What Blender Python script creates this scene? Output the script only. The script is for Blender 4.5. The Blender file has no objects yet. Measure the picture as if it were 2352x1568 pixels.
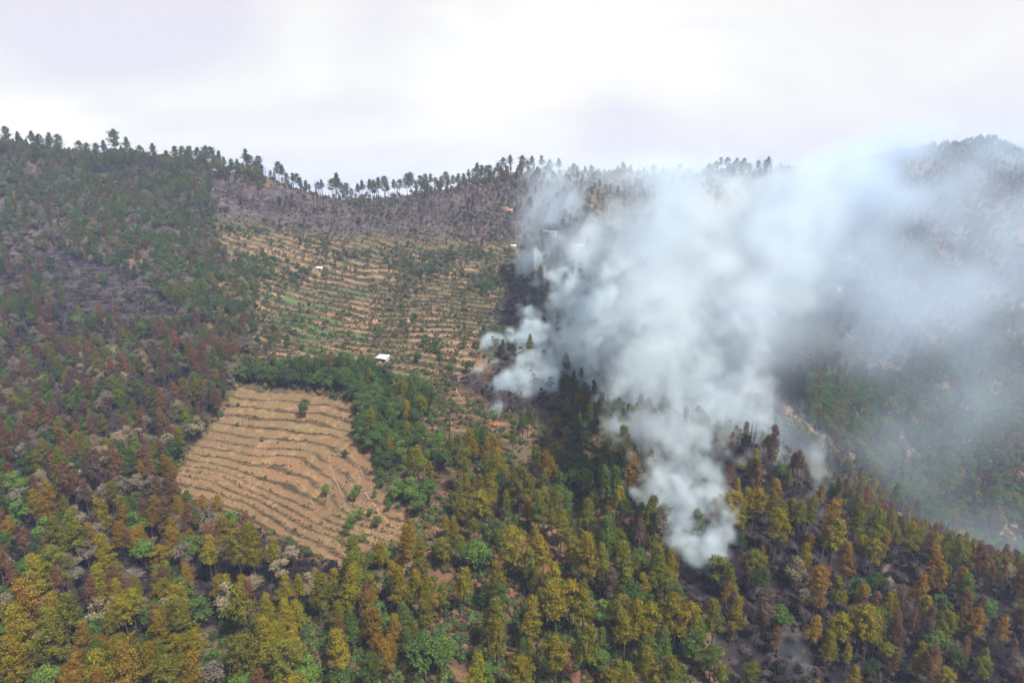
import bpy, math, random
import numpy as np

# ------------------------------------------------------------------ camera, sky, sun, exposure
sc = bpy.context.scene
COL = sc.collection
R = math.radians
PITCH = 13.0
FPX = 1568.0                    # focal length in pixels of the 2352 x 1568 working picture (24 mm on 36 mm)
CX, CY = 1176.0, 784.0
cam = bpy.data.cameras.new('camera')
cam.lens = 24.0
cam.sensor_width = 36.0
cam.clip_start = 1.0
cam.clip_end = 20000.0
cam_ob = bpy.data.objects.new('camera', cam)
COL.objects.link(cam_ob)
cam_ob.location = (0, 0, 0)
cam_ob.rotation_euler = (R(90 - PITCH), 0, 0)
sc.camera = cam_ob

SUN_EL, SUN_AZ = 55.0, 42.0      # azimuth: degrees east of the view direction's reverse side
SUN_STRENGTH = 3.7
SUN_ANGLE = 5.0
world = bpy.data.worlds.new('World')
sc.world = world
world.use_nodes = True
wn, wl = world.node_tree.nodes, world.node_tree.links
wn.clear()
w_out = wn.new('ShaderNodeOutputWorld')
w_bg = wn.new('ShaderNodeBackground')
w_bg.inputs['Strength'].default_value = 0.1
w_sky = wn.new('ShaderNodeTexSky')
w_sky.sky_type = 'NISHITA'
w_sky.sun_disc = False
w_sky.sun_elevation = R(SUN_EL)
w_sky.sun_rotation = R(180 - SUN_AZ)
w_sky.dust_density = 4.0
w_co = wn.new('ShaderNodeTexCoord')
w_map = wn.new('ShaderNodeMapping')
w_map.inputs['Scale'].default_value = (1.0, 1.0, 2.2)
w_map.inputs['Rotation'].default_value = (0, R(-14), R(20))
w_nz = wn.new('ShaderNodeTexNoise')
w_nz.inputs['Scale'].default_value = 2.3
w_nz.inputs['Detail'].default_value = 6.0
w_nz.inputs['Roughness'].default_value = 0.42
w_nz.inputs['Distortion'].default_value = 0.6
w_rp = wn.new('ShaderNodeValToRGB')
w_rp.color_ramp.elements[0].position = 0.36
w_rp.color_ramp.elements[0].color = (0.78, 0.755, 0.84, 1)
w_rp.color_ramp.elements[1].position = 0.62
w_rp.color_ramp.elements[1].color = (1.06, 1.04, 0.99, 1)
e_ = w_rp.color_ramp.elements.new(0.49)
e_.color = (0.91, 0.895, 0.875, 1)
w_sc = wn.new('ShaderNodeVectorMath')
w_sc.operation = 'SCALE'
w_sc.inputs['Scale'].default_value = 3.5
w_mx = wn.new('ShaderNodeMix')
w_mx.data_type = 'RGBA'
w_mx.inputs['Factor'].default_value = 0.95
wl.new(w_co.outputs['Generated'], w_map.inputs['Vector'])
wl.new(w_map.outputs['Vector'], w_nz.inputs['Vector'])
wl.new(w_nz.outputs['Fac'], w_rp.inputs['Fac'])
wl.new(w_rp.outputs['Color'], w_sc.inputs[0])
wl.new(w_sky.outputs['Color'], w_mx.inputs[6])
wl.new(w_sc.outputs['Vector'], w_mx.inputs[7])
wl.new(w_mx.outputs[2], w_bg.inputs['Color'])
wl.new(w_bg.outputs['Background'], w_out.inputs['Surface'])

sun = bpy.data.lights.new('sun', 'SUN')
sun.energy = SUN_STRENGTH
sun.angle = R(SUN_ANGLE)
sun.color = (1.0, 0.95, 0.86)
sun_ob = bpy.data.objects.new('sun', sun)
COL.objects.link(sun_ob)
# the sun stands behind the camera's right shoulder, high up
sun_ob.rotation_euler = (R(90 - SUN_EL), 0, R(SUN_AZ))

vs = sc.view_settings
vs.view_transform = 'Standard'
vs.look = 'None'
vs.exposure = 1.6
vs.gamma = 1.0
vs.use_curve_mapping = False

cy = sc.cycles
cy.use_denoising = True
try:
    cy.denoiser = 'OPENIMAGEDENOISE'
except Exception:
    pass
cy.use_adaptive_sampling = True
cy.adaptive_threshold = 0.012
cy.max_bounces = 4
cy.diffuse_bounces = 2
cy.glossy_bounces = 1
cy.transmission_bounces = 1
cy.transparent_max_bounces = 4
cy.volume_bounces = 2
cy.volume_step_rate = 2.0
cy.volume_max_steps = 256
cy.sample_clamp_indirect = 4.0

HAZE_DENSITY = 0.00011
HAZE_COLOR = (0.55, 0.67, 1.0)

# ------------------------------------------------------------------ helpers
rng = np.random.default_rng(7)
random.seed(7)
CP, SP = math.cos(R(PITCH)), math.sin(R(PITCH))
S = 1.8                          # metres per table unit of distance


def ray(px, py):
    a = (np.asarray(px, float) - CX) / FPX
    b = (CY - np.asarray(py, float)) / FPX
    return a, b * SP + CP, b * CP - SP


def at(px, py, Y):
    a, dy, dz = ray(px, py)
    t = Y / dy
    return a * t, np.asarray(Y, float) + 0 * t, dz * t


def project(x, y, z):
    f = y * CP - z * SP
    u = y * SP + z * CP
    f = np.where(f < 1e-3, 1e-3, f)
    return CX + FPX * x / f, CY - FPX * u / f


def hash2(ix, iy, seed):
    h = (ix.astype(np.int64) * 374761393 + iy.astype(np.int64) * 668265263 + seed * 974634777) & 0x7fffffff
    h = ((h ^ (h >> 13)) * 1274126177) & 0x7fffffff
    h = h ^ (h >> 16)
    return (h & 0xffffff) / float(0xffffff)


def vnoise(x, y, seed=0):
    ix, iy = np.floor(x), np.floor(y)
    fx, fy = x - ix, y - iy
    fx, fy = fx * fx * (3 - 2 * fx), fy * fy * (3 - 2 * fy)
    ix, iy = ix.astype(np.int64), iy.astype(np.int64)
    a, b = hash2(ix, iy, seed), hash2(ix + 1, iy, seed)
    c, d = hash2(ix, iy + 1, seed), hash2(ix + 1, iy + 1, seed)
    return (a + (b - a) * fx) * (1 - fy) + (c + (d - c) * fx) * fy


def fbm(x, y, octs=4, seed=0, gain=0.5):
    s, a, t = 0.0, 1.0, 0.0
    for o in range(octs):
        s = s + a * vnoise(x * 2.03 ** o + 17.3 * o, y * 2.03 ** o - 9.1 * o, seed + o)
        t += a
        a *= gain
    return s / t


def inpoly(px, py, poly):
    poly = np.asarray(poly, float)
    ins = np.zeros(np.shape(px), bool)
    j = len(poly) - 1
    for i in range(len(poly)):
        xi, yi = poly[i]
        xj, yj = poly[j]
        if yi != yj:
            c = ((yi > py) != (yj > py)) & (px < (xj - xi) * (py - yi) / (yj - yi) + xi)
            ins ^= c
        j = i
    return ins


def segdist(px, py, line):
    d = np.full(np.shape(px), 1e9)
    for (x0, y0), (x1, y1) in zip(line[:-1], line[1:]):
        vx, vy = x1 - x0, y1 - y0
        t = np.clip(((px - x0) * vx + (py - y0) * vy) / (vx * vx + vy * vy + 1e-9), 0, 1)
        d = np.minimum(d, np.hypot(px - x0 - t * vx, py - y0 - t * vy))
    return d


def tps_fit(pts, vals, lam=0.0):
    pts = np.asarray(pts, float)
    n = len(pts)
    r2 = ((pts[:, None] - pts[None]) ** 2).sum(-1)
    K = 0.5 * r2 * np.log(r2 + 1e-12) + lam * np.eye(n)
    P = np.c_[np.ones(n), pts]
    A = np.zeros((n + 3, n + 3))
    A[:n, :n] = K
    A[:n, n:] = P
    A[n:, :n] = P.T
    return pts, np.linalg.solve(A, np.r_[np.asarray(vals, float), 0, 0, 0])


def tps_eval(fit, x, y):
    pts, w = fit
    sh = np.shape(x)
    x, y = np.ravel(x), np.ravel(y)
    out = w[-3] + w[-2] * x + w[-1] * y
    for (cx_, cy_), wi in zip(pts, w):
        r2 = (x - cx_) ** 2 + (y - cy_) ** 2
        out = out + wi * 0.5 * r2 * np.log(r2 + 1e-12)
    return out.reshape(sh)


# ------------------------------------------------------------------ materials
def new_mat(name):
    m = bpy.data.materials.new(name)
    m.use_nodes = True
    m.node_tree.nodes.clear()
    return m, m.node_tree.nodes, m.node_tree.links


def flat_mat(name, col, rough=0.9, noise=0.25, scale=1.5, spec=0.2):
    m, n, l = new_mat(name)
    o = n.new('ShaderNodeOutputMaterial')
    b = n.new('ShaderNodeBsdfPrincipled')
    b.inputs['Roughness'].default_value = rough
    b.inputs['Specular IOR Level'].default_value = spec
    tc = n.new('ShaderNodeTexCoord')
    nz = n.new('ShaderNodeTexNoise')
    nz.inputs['Scale'].default_value = scale
    nz.inputs['Detail'].default_value = 4
    mr = n.new('ShaderNodeMapRange')
    mr.inputs['To Min'].default_value = 1 - noise
    mr.inputs['To Max'].default_value = 1 + noise
    vm = n.new('ShaderNodeVectorMath')
    vm.operation = 'SCALE'
    vm.inputs[0].default_value = col[:3]
    l.new(tc.outputs['Object'], nz.inputs['Vector'])
    l.new(nz.outputs['Fac'], mr.inputs['Value'])
    l.new(mr.outputs['Result'], vm.inputs['Scale'])
    l.new(vm.outputs['Vector'], b.inputs['Base Color'])
    l.new(b.outputs['BSDF'], o.inputs['Surface'])
    return m


def leaf_mat(name, translucent=0.12, spread=0.45, hue=0.02):
    m, n, l = new_mat(name)
    o = n.new('ShaderNodeOutputMaterial')
    at_ = n.new('ShaderNodeAttribute')
    at_.attribute_type = 'INSTANCER'
    at_.attribute_name = 'tint'
    ge = n.new('ShaderNodeNewGeometry')
    tc = n.new('ShaderNodeTexCoord')
    nz = n.new('ShaderNodeTexNoise')
    nz.inputs['Scale'].default_value = 0.35
    nz.inputs['Detail'].default_value = 2
    hs = n.new('ShaderNodeHueSaturation')
    m1 = n.new('ShaderNodeMapRange')
    m1.inputs['To Min'].default_value = 1 - spread
    m1.inputs['To Max'].default_value = 1 + spread
    m2 = n.new('ShaderNodeMapRange')
    m2.inputs['From Min'].default_value = 0.3
    m2.inputs['From Max'].default_value = 0.7
    m2.inputs['To Min'].default_value = 0.5 - hue
    m2.inputs['To Max'].default_value = 0.5 + hue
    l.new(tc.outputs['Object'], nz.inputs['Vector'])
    l.new(nz.outputs['Fac'], m2.inputs['Value'])
    l.new(ge.outputs['Random Per Island'], m1.inputs['Value'])
    l.new(m1.outputs['Result'], hs.inputs['Value'])
    l.new(m2.outputs['Result'], hs.inputs['Hue'])
    l.new(at_.outputs['Color'], hs.inputs['Color'])
    d = n.new('ShaderNodeBsdfDiffuse')
    t = n.new('ShaderNodeBsdfTranslucent')
    mx = n.new('ShaderNodeMixShader')
    mx.inputs[0].default_value = translucent
    l.new(hs.outputs['Color'], d.inputs['Color'])
    l.new(hs.outputs['Color'], t.inputs['Color'])
    l.new(d.outputs[0], mx.inputs[1])
    l.new(t.outputs[0], mx.inputs[2])
    l.new(mx.outputs[0], o.inputs['Surface'])
    return m


M_LEAF = leaf_mat('foliage')
M_BARK = flat_mat('bark', (0.045, 0.036, 0.034), noise=0.5, scale=3)
M_CHAR = flat_mat('charred_bark', (0.018, 0.016, 0.018), noise=0.6, scale=3)

# ------------------------------------------------------------------ the terrain's height
COLS = {   # picture column: (picture row, distance in table units) on the ground, bottom to ridge
    -350: [(1568, 102), (1300, 136), (1100, 174), (900, 230), (700, 310), (500, 395), (316, 470)],
    0: [(1568, 105), (1300, 140), (1100, 180), (900, 240), (700, 322), (500, 415), (336, 495)],
    300: [(1568, 108), (1300, 142), (1100, 183), (900, 243), (700, 335), (500, 435), (369, 515)],
    600: [(1568, 111), (1300, 146), (1100, 188), (900, 243), (700, 345), (500, 465), (412, 540)],
    760: [(1568, 112), (1300, 146), (1100, 187), (900, 242), (700, 345), (540, 450), (462, 570)],
    900: [(1568, 113), (1300, 146), (1100, 184), (900, 240), (700, 342), (550, 450), (456, 570)],
    1176: [(1568, 115), (1300, 147), (1100, 182), (950, 218), (800, 282), (650, 375), (500, 490), (402, 600)],
    1450: [(1568, 116), (1300, 148), (1150, 172), (1010, 203), (900, 275), (800, 325), (650, 410), (500, 530), (402, 620)],
    1750: [(1568, 118), (1350, 142), (1150, 172), (1060, 190), (940, 330), (850, 372), (700, 450), (550, 545), (398, 650)],
    2050: [(1568, 120), (1400, 139), (1270, 157), (1120, 335), (1000, 385), (850, 450), (700, 520), (550, 605), (365, 720)],
    2220: [(1568, 121), (1420, 138), (1350, 147), (1200, 345), (1000, 400), (850, 465), (700, 535), (550, 615), (325, 735)],
    2352: [(1568, 122), (1480, 132), (1420, 139), (1280, 325), (1150, 365), (1000, 415), (850, 478), (700, 545), (550, 622), (345, 735)],
    2700: [(1568, 125), (1480, 134), (1400, 320), (1150, 375), (1000, 425), (850, 485), (700, 550), (550, 625), (370, 735)],
}
CREST = {1750: (1060, 190), 2050: (1270, 157), 2220: (1350, 147), 2352: (1420, 139), 2700: (1480, 134)}
cp, cv = [], []
for X_, lst in COLS.items():
    for (py_, Y_) in lst:
        x, y, z = at(X_, py_, Y_ * S)
        cp.append((x, y))
        cv.append(z)
    x, y, z = at(X_, lst[-1][0], lst[-1][1] * S)
    for k, drop in ((1.10, 28), (1.3, 90)):
        cp.append((x * k, y * k))
        cv.append(z - drop)
    for pc, (py_, Y_) in CREST.items():     # behind the burnt spur's crest the ground falls into the ravine
        if pc == X_:
            x, y, z = at(X_, py_, Y_ * S)
            for dY, dz in ((20, -15), (52, -48)):
                cp.append((x * (1 + dY / Y_), y + dY * S))
                cv.append(z + dz)
    # nearer than the frame the slope runs on down, under the camera
    x, y, z = at(X_, lst[0][0], lst[0][1] * S)
    for k in (0.45, 0.0):
        if k > 0 or X_ == 900:
            cp.append((x * k, y * k))
            cv.append(z - 14 * (1 - k))
TFIT = tps_fit(np.array(cp) / 100.0, cv, lam=0.02)


def smooth_z(x, y):
    return tps_eval(TFIT, np.asarray(x) / 100.0, np.asarray(y) / 100.0)


def axis(segs):
    out = []
    for a, b, st in segs:
        out.append(np.arange(a, b, st))
    return np.concatenate(out)


ys = axis([(-600, 60, 30), (60, 150, 3), (150, 470, 1.0), (470, 700, 1.6), (700, 1000, 3.2), (1000, 1460, 6), (1460, 4600, 90)])
xh = axis([(0, 260, 1.25), (260, 560, 3.0), (560, 1150, 6.0), (1150, 4300, 105)])
xs = np.concatenate([-xh[:0:-1], xh])
GX, GY = np.meshgrid(xs, ys)
near = (np.abs(GX) < 1160) & (GY > -200) & (GY < 1480)
GZ = np.full(GX.shape, -260.0)
GZ[near] = smooth_z(GX[near], GY[near])
# outside the mapped area the land eases off to a low plain
bx = np.clip((np.abs(GX) - 900) / 700, 0, 1)
by = np.clip((GY - 1330) / 500, 0, 1) + np.clip((-GY - 0) / 200, 0, 1)
bl = np.clip(np.maximum(bx, by), 0, 1)
bl = bl * bl * (3 - 2 * bl)
GZ = np.clip(GZ, -380, 220)
GZ = GZ * (1 - bl) + (-300.0 + 0 * GZ) * bl
GPX, GPY = project(GX, GY, GZ)
fine = (GY > 100) & (GY < 1450) & (np.abs(GX) < 1150)

# terraces ---------------------------------------------------------------
def c3(l):   # crop used while tracing -> working picture
    return [(344.5 + a * .3418, 775 + b * .3418) for a, b in l]


FIELD = [(548, 888), (700, 904), (795, 925), (828, 965), (800, 1025), (850, 1055), (862, 1110), (905, 1150), (950, 1195), (930, 1240),
         (850, 1262), (775, 1300), (700, 1262), (600, 1212), (500, 1166), (425, 1140), (388, 1098), (440, 1035), (500, 965), (530, 915)]
LINES = [c3(l) for l in (
    [(600, 340), (960, 375), (1310, 425)],
    [(560, 440), (900, 480), (1350, 560)],
    [(560, 515), (760, 550), (1100, 590), (1370, 650)],
    [(550, 600), (830, 635), (1100, 670), (1340, 750)],
    [(430, 650), (700, 700), (900, 730), (1200, 810), (1360, 930)],
    [(430, 715), (650, 760), (880, 815), (1100, 880), (1260, 990), (1330, 1100)],
    [(350, 785), (600, 850), (850, 920), (1020, 970), (1180, 1060), (1280, 1180)],
    [(330, 850), (500, 885), (640, 960), (850, 1040), (1000, 1110), (1250, 1240)],
    [(300, 915), (450, 935), (600, 1000), (760, 1080), (950, 1160), (1240, 1310)],
    [(200, 965), (400, 1000), (560, 1060), (700, 1120), (900, 1230), (1200, 1380)],
    [(200, 1040), (450, 1110), (640, 1200), (850, 1310), (1060, 1410), (1230, 1500)])]
lp, lv = [], []
hitY = {}


def coarse_hit(px, py):
    """ground point under a picture pixel, from the smooth terrain"""
    Y = np.linspace(120, 1400, 900)
    x, y, z = at(px, py, Y)
    d = z - smooth_z(x, y)
    i = int(np.argmax(d < 0))
    return x[i], y[i]


for k, l in enumerate(LINES):
    for (a, b) in l:
        x, y = coarse_hit(a, b)
        lp.append((x, y))
        lv.append(k * 1.35)
LFIT = tps_fit(np.array(lp) / 100.0, lv, lam=0.003)

UPPER = [(470, 520), (700, 520), (930, 560), (1060, 560), (1190, 560), (1180, 700), (1120, 760), (1080, 860), (960, 880),
         (820, 880), (560, 870), (560, 760), (600, 690), (610, 640), (480, 590)]
SADDLE = [(640, 470), (1180, 440), (1230, 480), (1240, 700), (1190, 640), (1060, 560), (930, 560), (700, 520), (480, 560), (470, 500)]
RTERR = [(1690, 640), (1860, 650), (2060, 720), (2060, 860), (1960, 890), (1790, 880), (1700, 800)]
LTERR = [(140, 640), (250, 590), (330, 640), (430, 690), (420, 740), (250, 740), (140, 730)]
CTERR = [(960, 880), (1100, 870), (1180, 920), (1180, 1000), (1100, 1300), (1500, 1300), (1450, 1568), (1000, 1568), (960, 1250), (870, 1060)]


def feather(poly, px, py, w):
    ins = inpoly(px, py, poly)
    d = segdist(px, py, list(poly) + [poly[0]])
    return np.clip(0.5 + np.where(ins, d, -d) / w, 0, 1)


W_FIELD = np.zeros(GX.shape)
W_UP = np.zeros(GX.shape)
W_CT = np.zeros(GX.shape)
sel = fine & (GY < 520) & (GPX > 330) & (GPX < 1000) & (GPY > 840) & (GPY < 1340)
W_FIELD[sel] = feather(FIELD, GPX[sel], GPY[sel], 10)
LV = np.zeros(GX.shape)
wob = (fbm(GX / 26, GY / 26, 3, 11) - .5)
LV[sel] = tps_eval(LFIT, GX[sel] / 100, GY[sel] / 100) + wob[sel] * .9 + 1.1 * (fbm(GX[sel] / 60, GY[sel] / 22, 2, 15) - .5)
sel2 = fine & (GY > 380) & (GPY > 420) & (GPY < 920)
for P in (UPPER, RTERR, LTERR, SADDLE):
    W_UP[sel2] = np.maximum(W_UP[sel2], feather(P, GPX[sel2], GPY[sel2], 16) * (0.6 if P is SADDLE else 1.0))
# terraces end at the field
L2 = (GY + .5 * GX + 60 * (fbm(GX / 110, GY / 110, 3, 5) - .5)) / 12.5
selc = fine & (GY < 480)
W_CT[selc] = feather(CTERR, GPX[selc], GPY[selc], 30)
W_CT *= (1 - W_FIELD)
L3 = (GY + .10 * GX + 26 * (fbm(GX / 45, GY / 45, 3, 8) - .5)) / 9.0


def stair(L, flat=0.52):
    f = L - np.floor(L)
    g = np.where(f < flat, 0.10 * f / flat, 0.10 + 0.90 * (f - flat) / (1 - flat))
    return g - f      # added to f: nearly level tread, then a steep riser


def riser(L, flat=0.52):
    f = L - np.floor(L)
    return np.clip((f - flat) / .05, 0, 1)


relief = 9.0 * (fbm(GX / 120, GY / 120, 3, 21) - .5) + 3.4 * (fbm(GX / 28, GY / 28, 3, 31) - .5)
micro = 0.9 * (fbm(GX / 6.0, GY / 6.0, 3, 41) - .5)
calm = np.clip(W_FIELD + .8 * W_UP + .5 * W_CT, 0, 1)
GZ0 = GZ.copy()
GZ = GZ + fine * (relief * (1 - .9 * calm) * np.clip(GY / 500, .5, 1.6) + micro * (1 - .75 * calm))
GZ += W_FIELD * 3.5 * stair(LV)
GZ += W_UP * 2.8 * stair(L2) * np.clip(.4 + 1.2 * fbm(GX / 60, GY / 60, 2, 77), 0, 1.3)
GZ += W_CT * 1.7 * stair(L3) * np.clip(2.2 * fbm(GX / 40, GY / 40, 2, 78) - .5, 0, 1)
# erosion gullies down the left slope
gl = np.abs(fbm(GX / 70 + .3 * GY / 200, GY / 260, 3, 61) - .5)
GZ -= fine * 9.0 * np.clip(1 - gl / .06, 0, 1) * np.clip((GY - 420) / 200, 0, 1) * (1 - W_UP) * np.clip((760 - GPX) / 200, 0, 1)


def gz(x, y):
    x = np.asarray(x, float)
    y = np.asarray(y, float)
    i = np.clip(np.searchsorted(xs, x) - 1, 0, len(xs) - 2)
    j = np.clip(np.searchsorted(ys, y) - 1, 0, len(ys) - 2)
    u = np.clip((x - xs[i]) / (xs[i + 1] - xs[i]), 0, 1)
    v = np.clip((y - ys[j]) / (ys[j + 1] - ys[j]), 0, 1)
    return (GZ[j, i] * (1 - u) + GZ[j, i + 1] * u) * (1 - v) + (GZ[j + 1, i] * (1 - u) + GZ[j + 1, i + 1] * u) * v


def gsample(A, x, y):
    i = np.clip(np.searchsorted(xs, x) - 1, 0, len(xs) - 2)
    j = np.clip(np.searchsorted(ys, y) - 1, 0, len(ys) - 2)
    return A[j, i]


_YY = np.r_[np.arange(90, 500, .7), np.arange(500, 900, 1.4), np.arange(900, 1500, 2.5)]


def hit(px, py, H=0.0):
    """the first point along a pixel's ray that is H metres over the ground; None when the ray meets no ground"""
    x, y, z = at(px, py, _YY)
    d = z - gz(x, y) - H
    b = d < 0
    if not b.any():
        return None
    i = int(np.argmax(b))
    return float(x[i]), float(y[i]), float(gz(x[i], y[i]))


PX, PY = project(GX, GY, GZ)

# ------------------------------------------------------------------ ground colours (soil, ash, crops: what the ground is made of)
def lerp3(a, b, t):
    return a + (np.asarray(b) - a) * t[..., None]


n1 = fbm(GX / 34, GY / 34, 4, 101)
n2 = fbm(GX / 9, GY / 9, 4, 111)
n3 = fbm(GX / 3.2, GY / 3.2, 2, 121)
soil = np.zeros(GX.shape + (3,)) + np.array([.140, .084, .048])
soil = lerp3(soil, (.075, .058, .032), np.clip((n1 - .42) * 4, 0, 1))
soil = lerp3(soil, (.050, .044, .025), np.clip((n2 - .52) * 5, 0, 1) * .8)

BURN = [  # ash and scorched litter
    ([(-400, 560), (140, 560), (330, 620), (440, 700), (560, 760), (560, 880), (500, 960), (430, 1040), (385, 1100), (500, 1180), (700, 1275), (780, 1310),
      (640, 1400), (300, 1500), (-400, 1500)], 1.0),
    ([(480, 400), (760, 440), (1000, 430), (1200, 380), (1330, 390), (1340, 690), (1190, 560), (1000, 556), (760, 545), (560, 520), (420, 450)], .78),
    ([(1640, 1010), (1880, 1010), (2100, 1180), (2400, 1370), (2400, 1600), (1700, 1600), (1650, 1450), (1560, 1380), (1560, 1150)], 1.0),
    ([(1150, 620), (1330, 560), (1420, 760), (1500, 960), (1180, 960), (1060, 890), (1060, 860), (1130, 830), (1160, 700)], .8),
    ([(-400, 250), (330, 300), (600, 380), (600, 500), (420, 560), (140, 600), (-400, 600)], .65)]
burn = np.zeros(GX.shape)
bw = 150 * (n1 - .5) + 60 * (n2 - .5)
for P, s in BURN:
    burn = np.maximum(burn, s * fine * feather(P, PX + bw, PY + bw * .5, 26))
burn *= (1 - W_FIELD)
burn = np.clip(burn * np.clip(.55 + 1.5 * n2, 0, 1.15), 0, 1)
ash = lerp3(np.zeros(GX.shape + (3,)) + np.array([.010, .008, .010]), (.026, .021, .023), np.clip((n2 - .45) * 4, 0, 1))
ash = lerp3(ash, (.060, .050, .049), np.clip((n3 - .60) * 7, 0, 1) * .6)
ash = ash * (1 + 1.2 * np.clip((GY - 560) / 250, 0, 1))[..., None]      # paler with distance: burnt grass slopes, and haze painted into the colour

rs_f = riser(LV)
rs_u = riser(L2)
rs_c = riser(L3)
tread = lerp3(np.zeros(GX.shape + (3,)) + np.array([.150, .090, .048]), (.126, .082, .042), np.clip((n1 - .4) * 4, 0, 1))
tread = lerp3(tread, (.135, .102, .045), np.clip((fbm(GX / 14, GY / 14, 3, 131) - .52) * 6, 0, 1) * .7)
tread = lerp3(tread, (.23, .145, .085), np.clip((n3 - .62) * 6, 0, 1) * .5)
bank = lerp3(np.zeros(GX.shape + (3,)) + np.array([.060, .041, .027]), (.038, .033, .016), np.clip((n2 - .45) * 5, 0, 1))  # vegetated bank's own brown, deepened slightly to paint in shade
bank = lerp3(bank, (.12, .076, .046), np.clip((n3 - .55) * 6, 0, 1))
fcol = lerp3(tread, (0, 0, 0), 0 * n1)
fcol = fcol + (bank - fcol) * (rs_f * np.clip(.35 + 1.3 * n2, 0, 1))[..., None]
soil = soil + (fcol - soil) * W_FIELD[..., None]
# upper terraces: dry grass with tan edges
ut = lerp3(np.zeros(GX.shape + (3,)) + np.array([.190, .122, .068]), (.105, .085, .042), np.clip((n1 - .42) * 7, 0, 1))
ut = lerp3(ut, (.080, .070, .034), np.clip((n2 - .5) * 5, 0, 1) * .8)
ub = lerp3(np.zeros(GX.shape + (3,)) + np.array([.040, .033, .022]), (.028, .029, .014), np.clip((n2 - .45) * 5, 0, 1))
edge_u = np.clip(1 - np.abs((L2 - np.floor(L2)) - .66) / .07, 0, 1)
ucol = lerp3(ut, (.34, .24, .14), edge_u * np.clip(2.2 * fbm(GX / 22, GY / 22, 2, 141) - .6, 0, .9))
ucol = ucol + (ub - ucol) * (rs_u * np.clip(.3 + 1.3 * n2, 0, 1))[..., None]
soil = soil + (ucol - soil) * W_UP[..., None]
ccol = lerp3(soil, (.125, .062, .040), np.clip((n1 - .35) * 3, 0, 1) * .9)
ccol = ccol + (ub - ccol) * (rs_c * .75)[..., None]
soil = soil + (ccol - soil) * W_CT[..., None]
soil = soil + (ash - soil) * (burn * (1 - .35 * W_UP * (1 - burn)))[..., None]
# irrigated crop strips and bare plots on the upper terraces
CROP = [([(612, 668), (700, 690), (760, 706), (752, 716), (690, 702), (615, 684)], (0.059, 0.103, 0.026)),
        ([(630, 726), (760, 752), (846, 772), (838, 790), (740, 768), (625, 744)], (0.043, 0.103, 0.025)),
        ([(740, 652), (850, 676), (846, 688), (735, 664)], (0.055, 0.095, 0.029)),
        ([(665, 760), (760, 776), (815, 790), (800, 800), (660, 776)], (0.047, 0.093, 0.025)),
        ([(690, 788), (820, 812), (815, 822), (690, 800)], (0.051, 0.087, 0.026)),
        ([(620, 700), (700, 718), (800, 738), (795, 746), (690, 728), (618, 712)], (0.055, 0.089, 0.026))]
PLOT = [([(758, 786), (850, 800), (846, 808), (760, 796)], (.20, .105, .055)), ([(600, 775), (672, 781), (670, 788), (600, 784)], (.19, .11, .045)),
        ([(625, 668), (690, 680), (680, 686), (625, 678)], (.24, .17, .105))]
crop = np.zeros(GX.shape)
for P, c in CROP + PLOT:
    s2 = sel2 & (GPY > 600) & (GPX > 560) & (GPX < 900)
    w = np.zeros(GX.shape)
    w[s2] = (feather(P, PX[s2], PY[s2], 6) > .5) * (1 - .9 * rs_u[s2])
    soil = soil + (np.array(c) * (.85 + .3 * n3)[..., None] - soil) * w[..., None]
    if (P, c) in CROP:
        crop = np.maximum(crop, w)
# bare scars: pale eroded earth
for line, wd, col in (([(185, 512), (176, 545), (168, 575)], 5, (.20, .135, .10)), ([(298, 518), (312, 532), (322, 545)], 3, (.20, .135, .09)),
                      ([(1995, 1165), (2010, 1215), (2015, 1260)], 9, (.13, .085, .075)), ([(1740, 1105), (1760, 1120), (1755, 1150)], 10, (.08, .066, .066)),
                      ([(1600, 1560), (1640, 1490), (1660, 1420)], 14, (.05, .043, .05)), ([(2040, 1290), (2030, 1310), (2050, 1340)], 7, (.11, .08, .07))):
    d = np.full(GX.shape, 1e9)
    s3 = fine
    d[s3] = segdist(PX[s3] + 14 * (n2[s3] - .5), PY[s3] + 14 * (n3[s3] - .5), line)
    t = np.clip(1.2 - d / wd, 0, 1) * np.clip(n3 * 2.4 - .4, 0, 1)
    soil = lerp3(soil, col, t)
# red soil showing below the pines, bottom centre
red = np.zeros(GX.shape)
red[fine] = feather([(960, 1240), (1500, 1180), (1560, 1420), (1420, 1600), (980, 1600), (960, 1380)], PX[fine], PY[fine], 60)
soil = lerp3(soil, (.135, .064, .040), red * np.clip((n1 - .30) * 3, 0, 1) * .8 * (1 - burn))

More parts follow.
